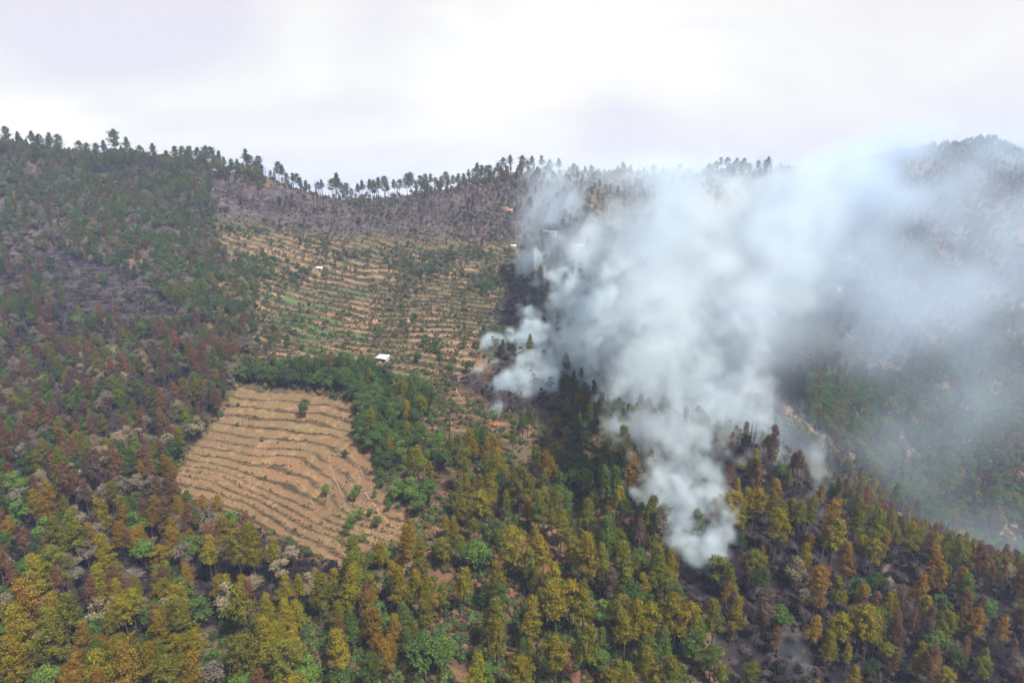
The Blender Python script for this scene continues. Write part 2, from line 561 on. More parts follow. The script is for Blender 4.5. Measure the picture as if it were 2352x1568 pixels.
# ground sheets ----------------------------------------------------------
def ground_mat():
    m, n, l = new_mat('dry_earth')
    o = n.new('ShaderNodeOutputMaterial')
    b = n.new('ShaderNodeBsdfPrincipled')
    b.inputs['Roughness'].default_value = 1.0
    b.inputs['Specular IOR Level'].default_value = 0.05
    a = n.new('ShaderNodeAttribute')
    a.attribute_name = 'soil'
    tc = n.new('ShaderNodeTexCoord')
    z1 = n.new('ShaderNodeTexNoise')
    z1.inputs['Scale'].default_value = 0.9
    z1.inputs['Detail'].default_value = 6
    z1.inputs['Roughness'].default_value = 0.7
    mr = n.new('ShaderNodeMapRange')
    mr.inputs['From Min'].default_value = .25
    mr.inputs['From Max'].default_value = .75
    mr.inputs['To Min'].default_value = .55
    mr.inputs['To Max'].default_value = 1.45
    vm = n.new('ShaderNodeVectorMath')
    vm.operation = 'SCALE'
    bp = n.new('ShaderNodeBump')
    bp.inputs['Strength'].default_value = 0.7
    bp.inputs['Distance'].default_value = 0.8
    l.new(tc.outputs['Object'], z1.inputs['Vector'])
    l.new(z1.outputs['Fac'], mr.inputs['Value'])
    l.new(mr.outputs['Result'], vm.inputs['Scale'])
    l.new(a.outputs['Color'], vm.inputs[0])
    l.new(vm.outputs['Vector'], b.inputs['Base Color'])
    l.new(z1.outputs['Fac'], bp.inputs['Height'])
    l.new(bp.outputs['Normal'], b.inputs['Normal'])
    l.new(b.outputs['BSDF'], o.inputs['Surface'])
    return m


M_EARTH = ground_mat()
NY, NX = GX.shape
vid = np.arange(NY * NX).reshape(NY, NX)
quads = np.stack([vid[:-1, :-1], vid[:-1, 1:], vid[1:, 1:], vid[1:, :-1]], -1).reshape(-1, 4)
allv = np.stack([GX, GY, GZ], -1).reshape(-1, 3).astype('f4')
allc = np.concatenate([np.clip(soil * .86, 0, 1), np.ones(GX.shape + (1,))], -1).reshape(-1, 4).astype('f4')


def cell(A):
    return A[:-1, :-1].ravel()


region = np.zeros(len(quads), int)
region[cell(burn) > .5] = 3
region[cell(W_UP) > .5] = 2
region[cell(crop) > .5] = 4
region[cell(W_FIELD) > .5] = 1


def make_mesh(name, v, q, mats, smooth=True):
    me = bpy.data.meshes.new(name)
    k = q.shape[1]
    me.vertices.add(len(v))
    me.vertices.foreach_set('co', np.ascontiguousarray(v, 'f4').ravel())
    me.loops.add(q.size)
    me.loops.foreach_set('vertex_index', np.ascontiguousarray(q, 'i4').ravel())
    me.polygons.add(len(q))
    me.polygons.foreach_set('loop_start', np.arange(0, q.size, k, dtype='i4'))
    if smooth:
        me.polygons.foreach_set('use_smooth', np.ones(len(q), bool))
    for m in mats:
        me.materials.append(m)
    me.update(calc_edges=True)
    return me


def link(name, data, parent=None, loc=None, rot=None, scale=None):
    o = bpy.data.objects.new(name, data)
    COL.objects.link(o)
    if parent is not None:
        o.parent = parent
    if loc is not None:
        o.location = loc
    if rot is not None:
        o.rotation_euler = rot
    if scale is not None:
        o.scale = scale if hasattr(scale, '__len__') else (scale,) * 3
    return o


def tag(o, label=None, cat=None, group=None, kind=None):
    if label:
        o['label'] = label
    if cat:
        o['category'] = cat
    if group:
        o['group'] = group
    if kind:
        o['kind'] = kind
    return o


for rid, nm, lab, cat in ((0, 'hillside', 'dry brown hillside with thin grass between the trees', 'hillside'),
                          (1, 'terraced_field', 'bare tan terraced field with low curving banks', 'field'),
                          (2, 'upper_terraces', 'narrow dry grass terraces on the slope under the ridge', 'terraces'),
                          (3, 'burnt_ground', 'blackened forest floor covered with ash', 'ground'),
                          (4, 'crop_strips', 'green irrigated crop strips on the upper terraces', 'field')):
    q = quads[region == rid]
    u, inv = np.unique(q, return_inverse=True)
    me = make_mesh(nm, allv[u], inv.reshape(-1, 4), [M_EARTH])
    ca = me.attributes.new('soil', 'FLOAT_COLOR', 'POINT')
    ca.data.foreach_set('color', allc[u].ravel())
    tag(link(nm, me), lab, cat, None, 'structure')
# ------------------------------------------------------------------ plants: meshes
def tube(pts, rad, sides=6):
    """tapered tube along a polyline -> verts, quads"""
    pts = np.asarray(pts, float)
    rad = np.asarray(rad, float)
    t = np.gradient(pts, axis=0)
    t /= np.linalg.norm(t, axis=1)[:, None] + 1e-9
    up = np.where(np.abs(t[:, 2:3]) > .9, [[1., 0, 0]], [[0, 0, 1.]])
    a = np.cross(t, up)
    a /= np.linalg.norm(a, axis=1)[:, None] + 1e-9
    b = np.cross(t, a)
    an = np.linspace(0, 2 * np.pi, sides, endpoint=False)
    v = pts[:, None] + rad[:, None, None] * (np.cos(an)[None, :, None] * a[:, None] + np.sin(an)[None, :, None] * b[:, None])
    n = len(pts)
    i = np.arange(n - 1)[:, None] * sides
    k = np.arange(sides)[None]
    k2 = (k + 1) % sides
    q = np.stack([i + k, i + k2, i + sides + k2, i + sides + k], -1).reshape(-1, 4)
    return v.reshape(-1, 3), q


def join(parts):
    vs_, qs_, o = [], [], 0
    for v, q in parts:
        vs_.append(v)
        qs_.append(q + o)
        o += len(v)
    return np.concatenate(vs_), np.concatenate(qs_)


def leaves(cent, size, r, up=0.0, aspect=1.5, outward=None):
    """one quad per centre, turned at random about the way it faces out of its clump"""
    n = len(cent)
    d = r.normal(size=(n, 3))
    if outward is not None:
        o = outward / (np.linalg.norm(outward, axis=1)[:, None] + 1e-6)
        d = d * .55 + o * 1.0
    d[:, 2] = d[:, 2] + up
    d /= np.linalg.norm(d, axis=1)[:, None]
    e = np.cross(d, r.normal(size=(n, 3)))
    e /= np.linalg.norm(e, axis=1)[:, None] + 1e-9
    f = np.cross(d, e)
    s = size * r.uniform(.6, 1.35, n)[:, None]
    e = e * s * aspect * .5
    f = f * s * .5
    v = np.stack([cent - e, cent + f * r.uniform(.7, 1.2, (n, 1)), cent + e, cent - f], 1).reshape(-1, 3)
    return v, np.arange(4 * n).reshape(-1, 4)


def pine_mesh(seed, H=26.0, base=.36, rad=4.2, tufts=4, per=15, kind='cone', keep=1.0, leaf=.32, ragged=.8):
    r = np.random.default_rng(seed)
    lean = r.normal(0, .35, 2)
    hs = np.linspace(0, H, 9)
    bend = np.c_[lean[0] * (hs / H) ** 2 * 2, lean[1] * (hs / H) ** 2 * 2, hs]
    bend[:, :2] += r.normal(0, .08, (9, 2)) * (hs / H)[:, None]
    wood = [tube(bend, .33 * (1 - hs / H) ** .8 + .04, 6)]
    cents = []
    nwh = max(16, int(H * (1 - base) / .42))
    for w_ in range(nwh):
        t = (w_ + r.uniform(0, .9)) / nwh
        h = H * (base + (1 - base) * t)
        if kind == 'cone':
            L = rad * (1 - t) ** .85 * (.72 + .28 * min(1, t / .12)) + .45
        elif kind == 'round':
            L = rad * math.sqrt(max(.02, 1 - (2 * t - .75) ** 2 / 1.6)) * (1.0 if t < .8 else .8)
        else:   # umbrella
            L = rad * (0.35 + .75 * t) * (1 if t < .75 else max(.25, 1.0 - (t - .75) * 2.6))
        nb = int(r.integers(2, 4))
        a0 = r.uniform(0, 6.28)
        wv = r.uniform(ragged, 1.08)
        for k in range(nb):
            if r.random() > keep:
                continue
            a = a0 + 6.283 * k / nb + r.normal(0, .5)
            Lb = L * r.uniform(.55, 1.15) * wv
            rise = r.uniform(-.08, .5) + (.25 * t)
            c = np.array([np.interp(h, hs, bend[:, 0]), np.interp(h, hs, bend[:, 1]), h])
            dirv = np.array([math.cos(a), math.sin(a), rise])
            tip = c + dirv * Lb
            midp = c + dirv * Lb * .5 + np.array([0, 0, -.06 * Lb])
            wood.append(tube([c, midp, tip], [.075, .05, .018], 3))
            for q_ in range(tufts):
                f = .38 + .62 * (q_ + r.uniform(.2, .9)) / tufts
                cc = c + dirv * Lb * f + r.normal(0, .34, 3) * np.array([1, 1, .9])
                cents.append(np.r_[cc, .34 + .2 * r.random()])
    top = np.array([bend[-1, 0], bend[-1, 1], H])
    for k in range(5):
        cents.append(np.r_[top + r.normal(0, .35, 3) - [0, 0, .4 * k], .5])
    cents = np.array(cents)
    off = r.normal(size=(len(cents) * per, 3)) * np.repeat(cents[:, 3], per)[:, None] * np.array([1, 1, .75])
    cc = np.repeat(cents[:, :3], per, 0) + off
    ax_ = np.c_[np.interp(cc[:, 2], hs, bend[:, 0]), np.interp(cc[:, 2], hs, bend[:, 1])]
    outw = off / .45 * .55 + np.c_[cc[:, :2] - ax_, np.zeros(len(cc))] * .42 + np.c_[np.zeros((len(cc), 2)), (cc[:, 2] / H - base) * .9]
    lv_ = leaves(cc, leaf, r, .25, 1.5, outw)
    return join(wood), lv_


def broad_mesh(seed, H=13.0, rad=4.6, lobes=9, clumps=34, per=13, leaf=.42, fill=1.0, bare=False):
    r = np.random.default_rng(seed)
    hs = np.linspace(0, H * .55, 5)
    st = np.c_[r.normal(0, .25, 5).cumsum() * .5, r.normal(0, .25, 5).cumsum() * .5, hs]
    st[0, :2] = 0
    wood = [tube(st, np.linspace(.34, .16, 5), 6)]
    cents = []
    for k in range(lobes):
        a = 6.283 * k / lobes * 1.618 + r.normal(0, .3)
        rr = rad * r.uniform(.25, .72) * (1 if k else .1)
        h = H * r.uniform(.42, .82) if k else H * .86
        lc = np.array([math.cos(a) * rr, math.sin(a) * rr, h])
        lr = np.array([rad * r.uniform(.36, .58)] * 3) * [1, 1, .8]
        s0 = st[r.integers(1, 5)]
        wood.append(tube([s0, (s0 + lc) / 2 + [0, 0, -.3], lc], [.13, .09, .04], 4))
        for _ in range(3):
            e_ = r.normal(size=3)
            wood.append(tube([lc, lc + e_ / np.linalg.norm(e_) * lr * .9], [.035, .012], 3))
        n = int(clumps * fill)
        d = r.normal(size=(n, 3))
        d /= np.linalg.norm(d, axis=1)[:, None]
        d[:, 2] = np.where(d[:, 2] < -.45, -d[:, 2], d[:, 2])
        cents.append(lc + d * lr * r.uniform(.55, 1.08, (n, 1)))
    cents = np.concatenate(cents)
    off = r.normal(size=(len(cents) * per, 3)) * .36
    cc = np.repeat(cents, per, 0) + off
    outw = off / .36 + (cc - np.array([0, 0, H * .5])) * .22
    k_ = cc[:, 2] > .6
    return join(wood), leaves(cc[k_], leaf, r, .25, 1.3, outw[k_])


def shrub_mesh(seed, H=3.2, rad=1.9):
    r = np.random.default_rng(seed)
    wood, cents = [], []
    for k in range(6):
        a = r.uniform(0, 6.28)
        tip = np.array([math.cos(a) * rad * r.uniform(.2, .8), math.sin(a) * rad * r.uniform(.2, .8), H * r.uniform(.5, .95)])
        wood.append(tube([np.zeros(3), tip * [.4, .4, .6], tip], [.07, .05, .02], 4))
        n = 15
        d = r.normal(size=(n, 3))
        d /= np.linalg.norm(d, axis=1)[:, None]
        cents.append(tip + d * np.array([.8, .8, .62]) * rad * .5 * r.uniform(.4, 1.1, (n, 1)))
    cents = np.concatenate(cents)
    off = r.normal(size=(len(cents) * 8, 3)) * .24
    cc = np.repeat(cents, 8, 0) + off
    outw = off / .24 + (cc - np.array([0, 0, H * .4])) * .6
    k_ = cc[:, 2] > .05
    return join(wood), leaves(cc[k_], .34, r, .3, 1.3, outw[k_])


def charred_mesh(seed, H=22.0):
    r = np.random.default_rng(seed)
    hs = np.linspace(0, H, 8)
    b = np.c_[r.normal(0, .12, 8).cumsum() * .6, r.normal(0, .12, 8).cumsum() * .6, hs]
    b[0, :2] = 0
    wood = [tube(b, .30 * (1 - hs / H) ** .7 + .05, 6)]
    for k in range(34):
        h = H * r.uniform(.35, .98)
        c = np.array([np.interp(h, hs, b[:, 0]), np.interp(h, hs, b[:, 1]), h])
        a = r.uniform(0, 6.28)
        L = (1 - h / H) * 3.6 + r.uniform(.4, 1.3)
        d = np.array([math.cos(a), math.sin(a), r.uniform(-.1, .6)])
        m_ = c + d * L * .5
        t_ = c + d * L + [0, 0, r.uniform(0, .6)]
        wood.append(tube([c, m_, t_], [.08, .05, .02], 3))
        for _ in range(2):
            wood.append(tube([m_, m_ + d * L * .35 + r.normal(0, .4, 3)], [.035, .012], 3))
    return join(wood), None


def tuft_mesh(seed, h=.7, n=26, rad=.55):
    r = np.random.default_rng(seed)
    a = r.uniform(0, 6.28, n)
    rr = rad * np.sqrt(r.random(n))
    base = np.c_[np.cos(a) * rr, np.sin(a) * rr, np.zeros(n) - .05]
    tip = base + np.c_[np.cos(a) * .3, np.sin(a) * .3, np.ones(n)] * (h * r.uniform(.6, 1.2, n))[:, None]
    side = np.c_[-np.sin(a), np.cos(a), np.zeros(n)] * .13
    v = np.stack([base - side, base + side, tip + side * .5, tip - side * .5], 1).reshape(-1, 3)
    return v, np.arange(4 * n).reshape(-1, 4)


PROTO = {}      # kind -> list of (wood mesh, crown mesh or None, joined mesh, height)


def add_proto(kind, built, H, bark):
    wood, lv_ = built
    k = len(PROTO.setdefault(kind, []))
    wm = make_mesh(kind + '_trunk', wood[0], wood[1], [bark])
    cm = make_mesh(kind + '_crown', lv_[0], lv_[1], [M_LEAF], False) if lv_ else None
    if lv_:
        v, q = join([wood, lv_])
        jm = make_mesh(kind + '_whole', v, q, [bark, M_LEAF], False)
        mi = np.zeros(len(q), 'i4')
        mi[len(wood[1]):] = 1
        jm.polygons.foreach_set('material_index', mi)
    else:
        jm = wm
    PROTO[kind].append((wm, cm, jm, H))


for k in range(8):
    add_proto('pine_tree', pine_mesh(100 + k, 20 + 1.0 * (k % 5), .36 + .05 * (k % 4), 4.5 + .4 * (k % 3), tufts=5, per=17, ragged=.65 + .1 * (k % 3),
                                     kind='round' if k % 3 == 2 else 'cone'), 20 + 1.0 * (k % 5), M_BARK)
for k in range(5):
    add_proto('scorched_pine', pine_mesh(200 + k, 20 + 1.2 * k, .36 + .06 * (k % 3), 4.3, tufts=4, per=15, keep=.8, ragged=.55, kind='cone' if k < 3 else 'round'), 20 + 1.2 * k, M_BARK)
for k in range(6):
    add_proto('ridge_pine', pine_mesh(300 + k, 24 + k, .34 + .08 * (k % 3), 7.8 + .8 * (k % 2), tufts=6, per=14, ragged=.45, keep=.85, kind=('round', 'round', 'cone')[k % 3], leaf=.40), 24 + k, M_BARK)
for k in range(6):
    add_proto('broadleaf_tree', broad_mesh(400 + k, 12 + k * .8, 4.3 + .3 * (k % 3), 8 + k % 4), 12 + k * .8, M_BARK)
for k in range(3):
    add_proto('withered_tree', broad_mesh(500 + k, 14 + k, 4.6, 9, clumps=26, per=10, leaf=.40), 14 + k, M_BARK)
for k in range(4):
    add_proto('charred_tree', charred_mesh(600 + k, 19 + 2 * k), 19 + 2 * k, M_CHAR)
for k in range(4):
    add_proto('shrub', shrub_mesh(700 + k, 2.8 + .3 * k, 1.7 + .2 * (k % 2)), 2.8 + .3 * k, M_BARK)

TINT = {  # real leaf colours
    'golden': (.152, .126, .010), 'amber': (.160, .098, .014), 'olive': (.105, .104, .014), 'green': (.060, .088, .018),
    'rusty': (.122, .064, .034), 'brown': (.088, .058, .045), 'tan': (.215, .175, .105), 'grey': (.135, .118, .088),
    'leafy': (.062, .104, .024), 'bright': (.092, .150, .028), 'dark': (.040, .066, .022), 'black': (.02, .018, .02)}
WORD = {'golden': 'golden', 'amber': 'amber', 'olive': 'olive', 'green': 'green', 'rusty': 'rust-coloured', 'brown': 'brown', 'tan': 'pale tan',
        'grey': 'greyish tan', 'leafy': 'mid-green', 'bright': 'bright green', 'dark': 'dark green', 'black': 'black'}

# ------------------------------------------------------------------ plants: where they stand
# zones in picture coordinates, first match wins: polygon, density, {kind: share}, {kind: tints}, place phrase
PT = {'pine_tree': ['golden', 'olive', 'green', 'olive', 'green', 'amber'], 'scorched_pine': ['rusty', 'brown', 'rusty', 'amber'], 'ridge_pine': ['green', 'olive'],
      'broadleaf_tree': ['leafy', 'dark', 'leafy', 'bright'], 'withered_tree': ['tan', 'grey', 'grey'], 'charred_tree': ['black'], 'shrub': ['leafy', 'dark', 'olive']}
PF = dict(PT, pine_tree=['olive', 'green', 'green'], scorched_pine=['brown', 'rusty'], broadleaf_tree=['leafy', 'dark', 'grey', 'leafy'])
ZONES = [
    ('field', FIELD, .003, {'shrub': 1}, PT, 'on the bare terraced field'),
    ('hedge', [(560, 850), (640, 862), (820, 866), (950, 880), (975, 960), (960, 1045), (880, 1085), (800, 1035), (828, 960), (790, 925), (690, 905), (560, 890)], .80,
     {'broadleaf_tree': .9, 'pine_tree': .1}, dict(PT, broadleaf_tree=['leafy', 'dark', 'leafy', 'dark']), 'in the belt along the terraced field'),
    ('field_margin', [(850, 1055), (900, 1040), (960, 1100), (1000, 1200), (960, 1250), (870, 1265), (930, 1235), (945, 1195), (860, 1110)], .10,
     {'broadleaf_tree': .3, 'shrub': .7}, PT, 'on the red slope by the field'),
    ('upper_shrub', [(470, 520), (560, 520), (760, 540), (1000, 556), (1100, 580), (1110, 640), (900, 640), (740, 625), (640, 660), (600, 640), (480, 600)], .30,
     {'broadleaf_tree': .35, 'shrub': .65}, dict(PF, shrub=['olive', 'leafy', 'grey', 'dark']), 'on the shrubby slope above the terraces'),
    ('upper', [(560, 520), (760, 540), (1000, 556), (1100, 580), (1120, 700), (1060, 760), (930, 770), (890, 790), (870, 880), (560, 880), (560, 780), (610, 700), (610, 620), (480, 600), (480, 530)], .10,
     {'broadleaf_tree': .35, 'shrub': .65}, PF, 'on the upper terraces'),
    ('scrub', [(870, 770), (930, 760), (1080, 700), (1100, 570), (1200, 560), (1180, 760), (1140, 850), (1060, 870), (900, 845)], .45,
     {'broadleaf_tree': .55, 'shrub': .45}, PF, 'in the scrub near the smoke'),
    ('mid', [(860, 860), (1060, 870), (1180, 900), (1180, 1000), (1050, 1060), (960, 1080), (970, 930), (880, 890)], .24,
     {'broadleaf_tree': .45, 'shrub': .45, 'pine_tree': .1}, PT, 'below the white-roofed shed'),
    ('saddle', [(560, 380), (760, 440), (900, 440), (1180, 380), (1240, 380), (1240, 560), (1100, 575), (1000, 556), (760, 540), (560, 520), (480, 530), (470, 420)], .40,
     {'shrub': .78, 'broadleaf_tree': .10, 'charred_tree': .08, 'scorched_pine': .04}, dict(PF, shrub=['grey', 'brown', 'olive', 'dark'], broadleaf_tree=['grey', 'dark', 'olive']),
     'under the burnt saddle'),
    ('left_high', [(-300, 260), (330, 300), (560, 370), (480, 430), (480, 530), (490, 600), (610, 630), (600, 700), (560, 780), (440, 740), (330, 640), (150, 600), (-300, 620)], .72,
     {'pine_tree': .28, 'broadleaf_tree': .52, 'scorched_pine': .12, 'withered_tree': .08}, PF, 'on the high wooded slope'),
    ('left_burn', [(130, 600), (330, 640), (440, 700), (440, 740), (300, 760), (130, 740)], .14, {'shrub': .5, 'broadleaf_tree': .3, 'charred_tree': .2},
     dict(PF, shrub=['grey', 'brown']), 'on the burnt wooded terraces'),
    ('left_mid', [(-300, 600), (130, 600), (130, 740), (440, 740), (560, 770), (560, 870), (530, 910), (500, 960), (440, 1030), (390, 1100), (-300, 1130)], .42,
     {'scorched_pine': .34, 'withered_tree': .26, 'broadleaf_tree': .26, 'pine_tree': .14}, dict(PT, broadleaf_tree=['dark', 'leafy', 'dark'], pine_tree=['olive', 'olive', 'green'], scorched_pine=['rusty', 'brown', 'brown', 'rusty']),
     'in the burnt wood above the field'),
    ('left_low', [(-300, 1130), (390, 1100), (425, 1140), (500, 1166), (600, 1212), (700, 1262), (690, 1330), (560, 1420), (-300, 1420)], .40,
     {'scorched_pine': .32, 'pine_tree': .28, 'withered_tree': .20, 'broadleaf_tree': .20}, PT, 'in the burnt wood below the field'),
    ('bottom_left', [(-300, 1420), (560, 1420), (690, 1330), (775, 1300), (870, 1265), (1000, 1300), (1010, 1700), (-300, 1800)], .36,
     {'pine_tree': .46, 'broadleaf_tree': .28, 'scorched_pine': .10, 'withered_tree': .16}, dict(PT, pine_tree=['golden', 'olive', 'golden', 'olive', 'green', 'amber']),
     'in the pine forest below the field'),
    ('burn', [(1640, 1000), (1900, 1020), (2100, 1190), (2380, 1370), (2700, 1420), (2700, 1800), (1690, 1800), (1640, 1440), (1570, 1400), (1610, 1200)], .27,
     {'pine_tree': .34, 'scorched_pine': .34, 'charred_tree': .17, 'broadleaf_tree': .10, 'withered_tree': .05}, dict(PT, broadleaf_tree=['leafy', 'dark', 'olive'], pine_tree=['olive', 'golden', 'olive']),
     'on blackened ground past the smoke column'),
    ('centre_right', [(1330, 980), (1460, 960), (1640, 1000), (1610, 1200), (1570, 1400), (1640, 1440), (1700, 1800), (1420, 1800), (1400, 1400), (1300, 1250), (1240, 1100)], .34,
     {'pine_tree': .70, 'broadleaf_tree': .22, 'scorched_pine': .08}, dict(PT, pine_tree=['olive', 'green', 'golden', 'olive', 'green']), 'in pines edging the smoke column'),
    ('bottom_mid', [(990, 1290), (1400, 1330), (1420, 1800), (1000, 1800)], .17, {'pine_tree': .62, 'broadleaf_tree': .22, 'shrub': .16}, PT, 'on the red slope below the pines'),
    ('centre', [(960, 1060), (1180, 985), (1330, 970), (1300, 1250), (1400, 1340), (1000, 1300), (960, 1250), (1000, 1200)], .22,
     {'pine_tree': .60, 'broadleaf_tree': .24, 'shrub': .16}, dict(PT, pine_tree=['golden', 'olive', 'olive', 'amber', 'green']), 'in the open pine stand'),
    ('right_terrace', [(1690, 640), (1860, 650), (2070, 720), (2070, 870), (1960, 900), (1790, 880)], .05, {'broadleaf_tree': .5, 'shrub': .5}, PF, 'on the far terraces'),
    ('smoke_slope', [(1140, 850), (1180, 760), (1240, 380), (1900, 380), (1800, 640), (1800, 880), (1850, 1010), (1460, 960), (1330, 970), (1180, 985)], .22,
     {'broadleaf_tree': .40, 'shrub': .40, 'pine_tree': .20}, dict(PF, broadleaf_tree=['dark', 'grey', 'leafy']), 'on the smoke-veiled hillside'),
    ('ravine', [(1750, 880), (1960, 890), (2070, 860), (2400, 700), (2800, 700), (2800, 1420), (2380, 1370), (2100, 1190), (1900, 1020)], .62,
     {'broadleaf_tree': .86, 'pine_tree': .06, 'scorched_pine': .08}, dict(PF, broadleaf_tree=['leafy', 'dark', 'olive', 'leafy']), 'in the hazy ravine'),
    ('right_far', [(1800, 280), (2800, 280), (2800, 720), (2070, 870), (2070, 720), (1860, 650)], .42,
     {'broadleaf_tree': .6, 'pine_tree': .3, 'scorched_pine': .1}, PF, 'under the round smoky summit'),
]
ZI = {z[0]: i for i, z in enumerate(ZONES)}


def zone_of(px, py):
    out = np.full(np.shape(px), -1)
    for i in range(len(ZONES) - 1, -1, -1):
        out[inpoly(px, py, ZONES[i][1])] = i
    return out


def clear_view(x, y, z):
    """whether terrain leaves the point visible from the camera"""
    t = np.linspace(.12, .985, 44)[None]
    return ((z[:, None] * t - gz(x[:, None] * t, y[:, None] * t)) > -1.0).all(1)


plants = []       # dicts: kind, x, y, z, h (scale), rot, tint, zone, label
occ = {}


def near_taken(x, y, r_):
    c = 6.0
    i, j = int(x // c), int(y // c)
    for a in (-1, 0, 1):
        for b in (-1, 0, 1):
            for (u, v, rr) in occ.get((i + a, j + b), ()):
                if (u - x) ** 2 + (v - y) ** 2 < (min(r_, rr) if r_ < 2 else .5 * (r_ + rr)) ** 2:
                    return True
    return False


def take(x, y, r_):
    occ.setdefault((int(x // 6.0), int(y // 6.0)), []).append((x, y, r_))


RAD = {'pine_tree': 4.2, 'scorched_pine': 4.0, 'ridge_pine': 5.0, 'broadleaf_tree': 4.4, 'withered_tree': 4.6, 'charred_tree': 3.0, 'shrub': 1.6}


def put(kind, x, y, scale, tint, zone, label=None, tilt=(0, 0), must=False, place=None):
    z = float(gz(x, y))
    k = int(rng.integers(len(PROTO[kind])))
    base = TINT[tint]
    j = rng.uniform(.60, .92)
    tc_ = tuple(float(np.clip(c * j * rng.uniform(.93, 1.07), .004, .6)) for c in base)
    plants.append(dict(kind=kind, k=k, x=float(x), y=float(y), z=z - .15, s=float(scale), rot=float(rng.uniform(0, 6.28)), tint=tint, tc=tc_,
                       zone=zone, label=label, tilt=tilt, must=must, place=place))
    take(x, y, RAD[kind] * scale)


# trees picked out one by one: picture position of the crown's top, height in metres
def crop6(a, b): return a * .3418, 1032.5 + b * .3418
def crop7(a, b): return 804 + a * .3418, 1032.5 + b * .3418
def crop5(a, b): return 1375.8 + a * .41503, 803.9 + b * .41503
def crop3(a, b): return 344.5 + a * .3418, 775 + b * .3418


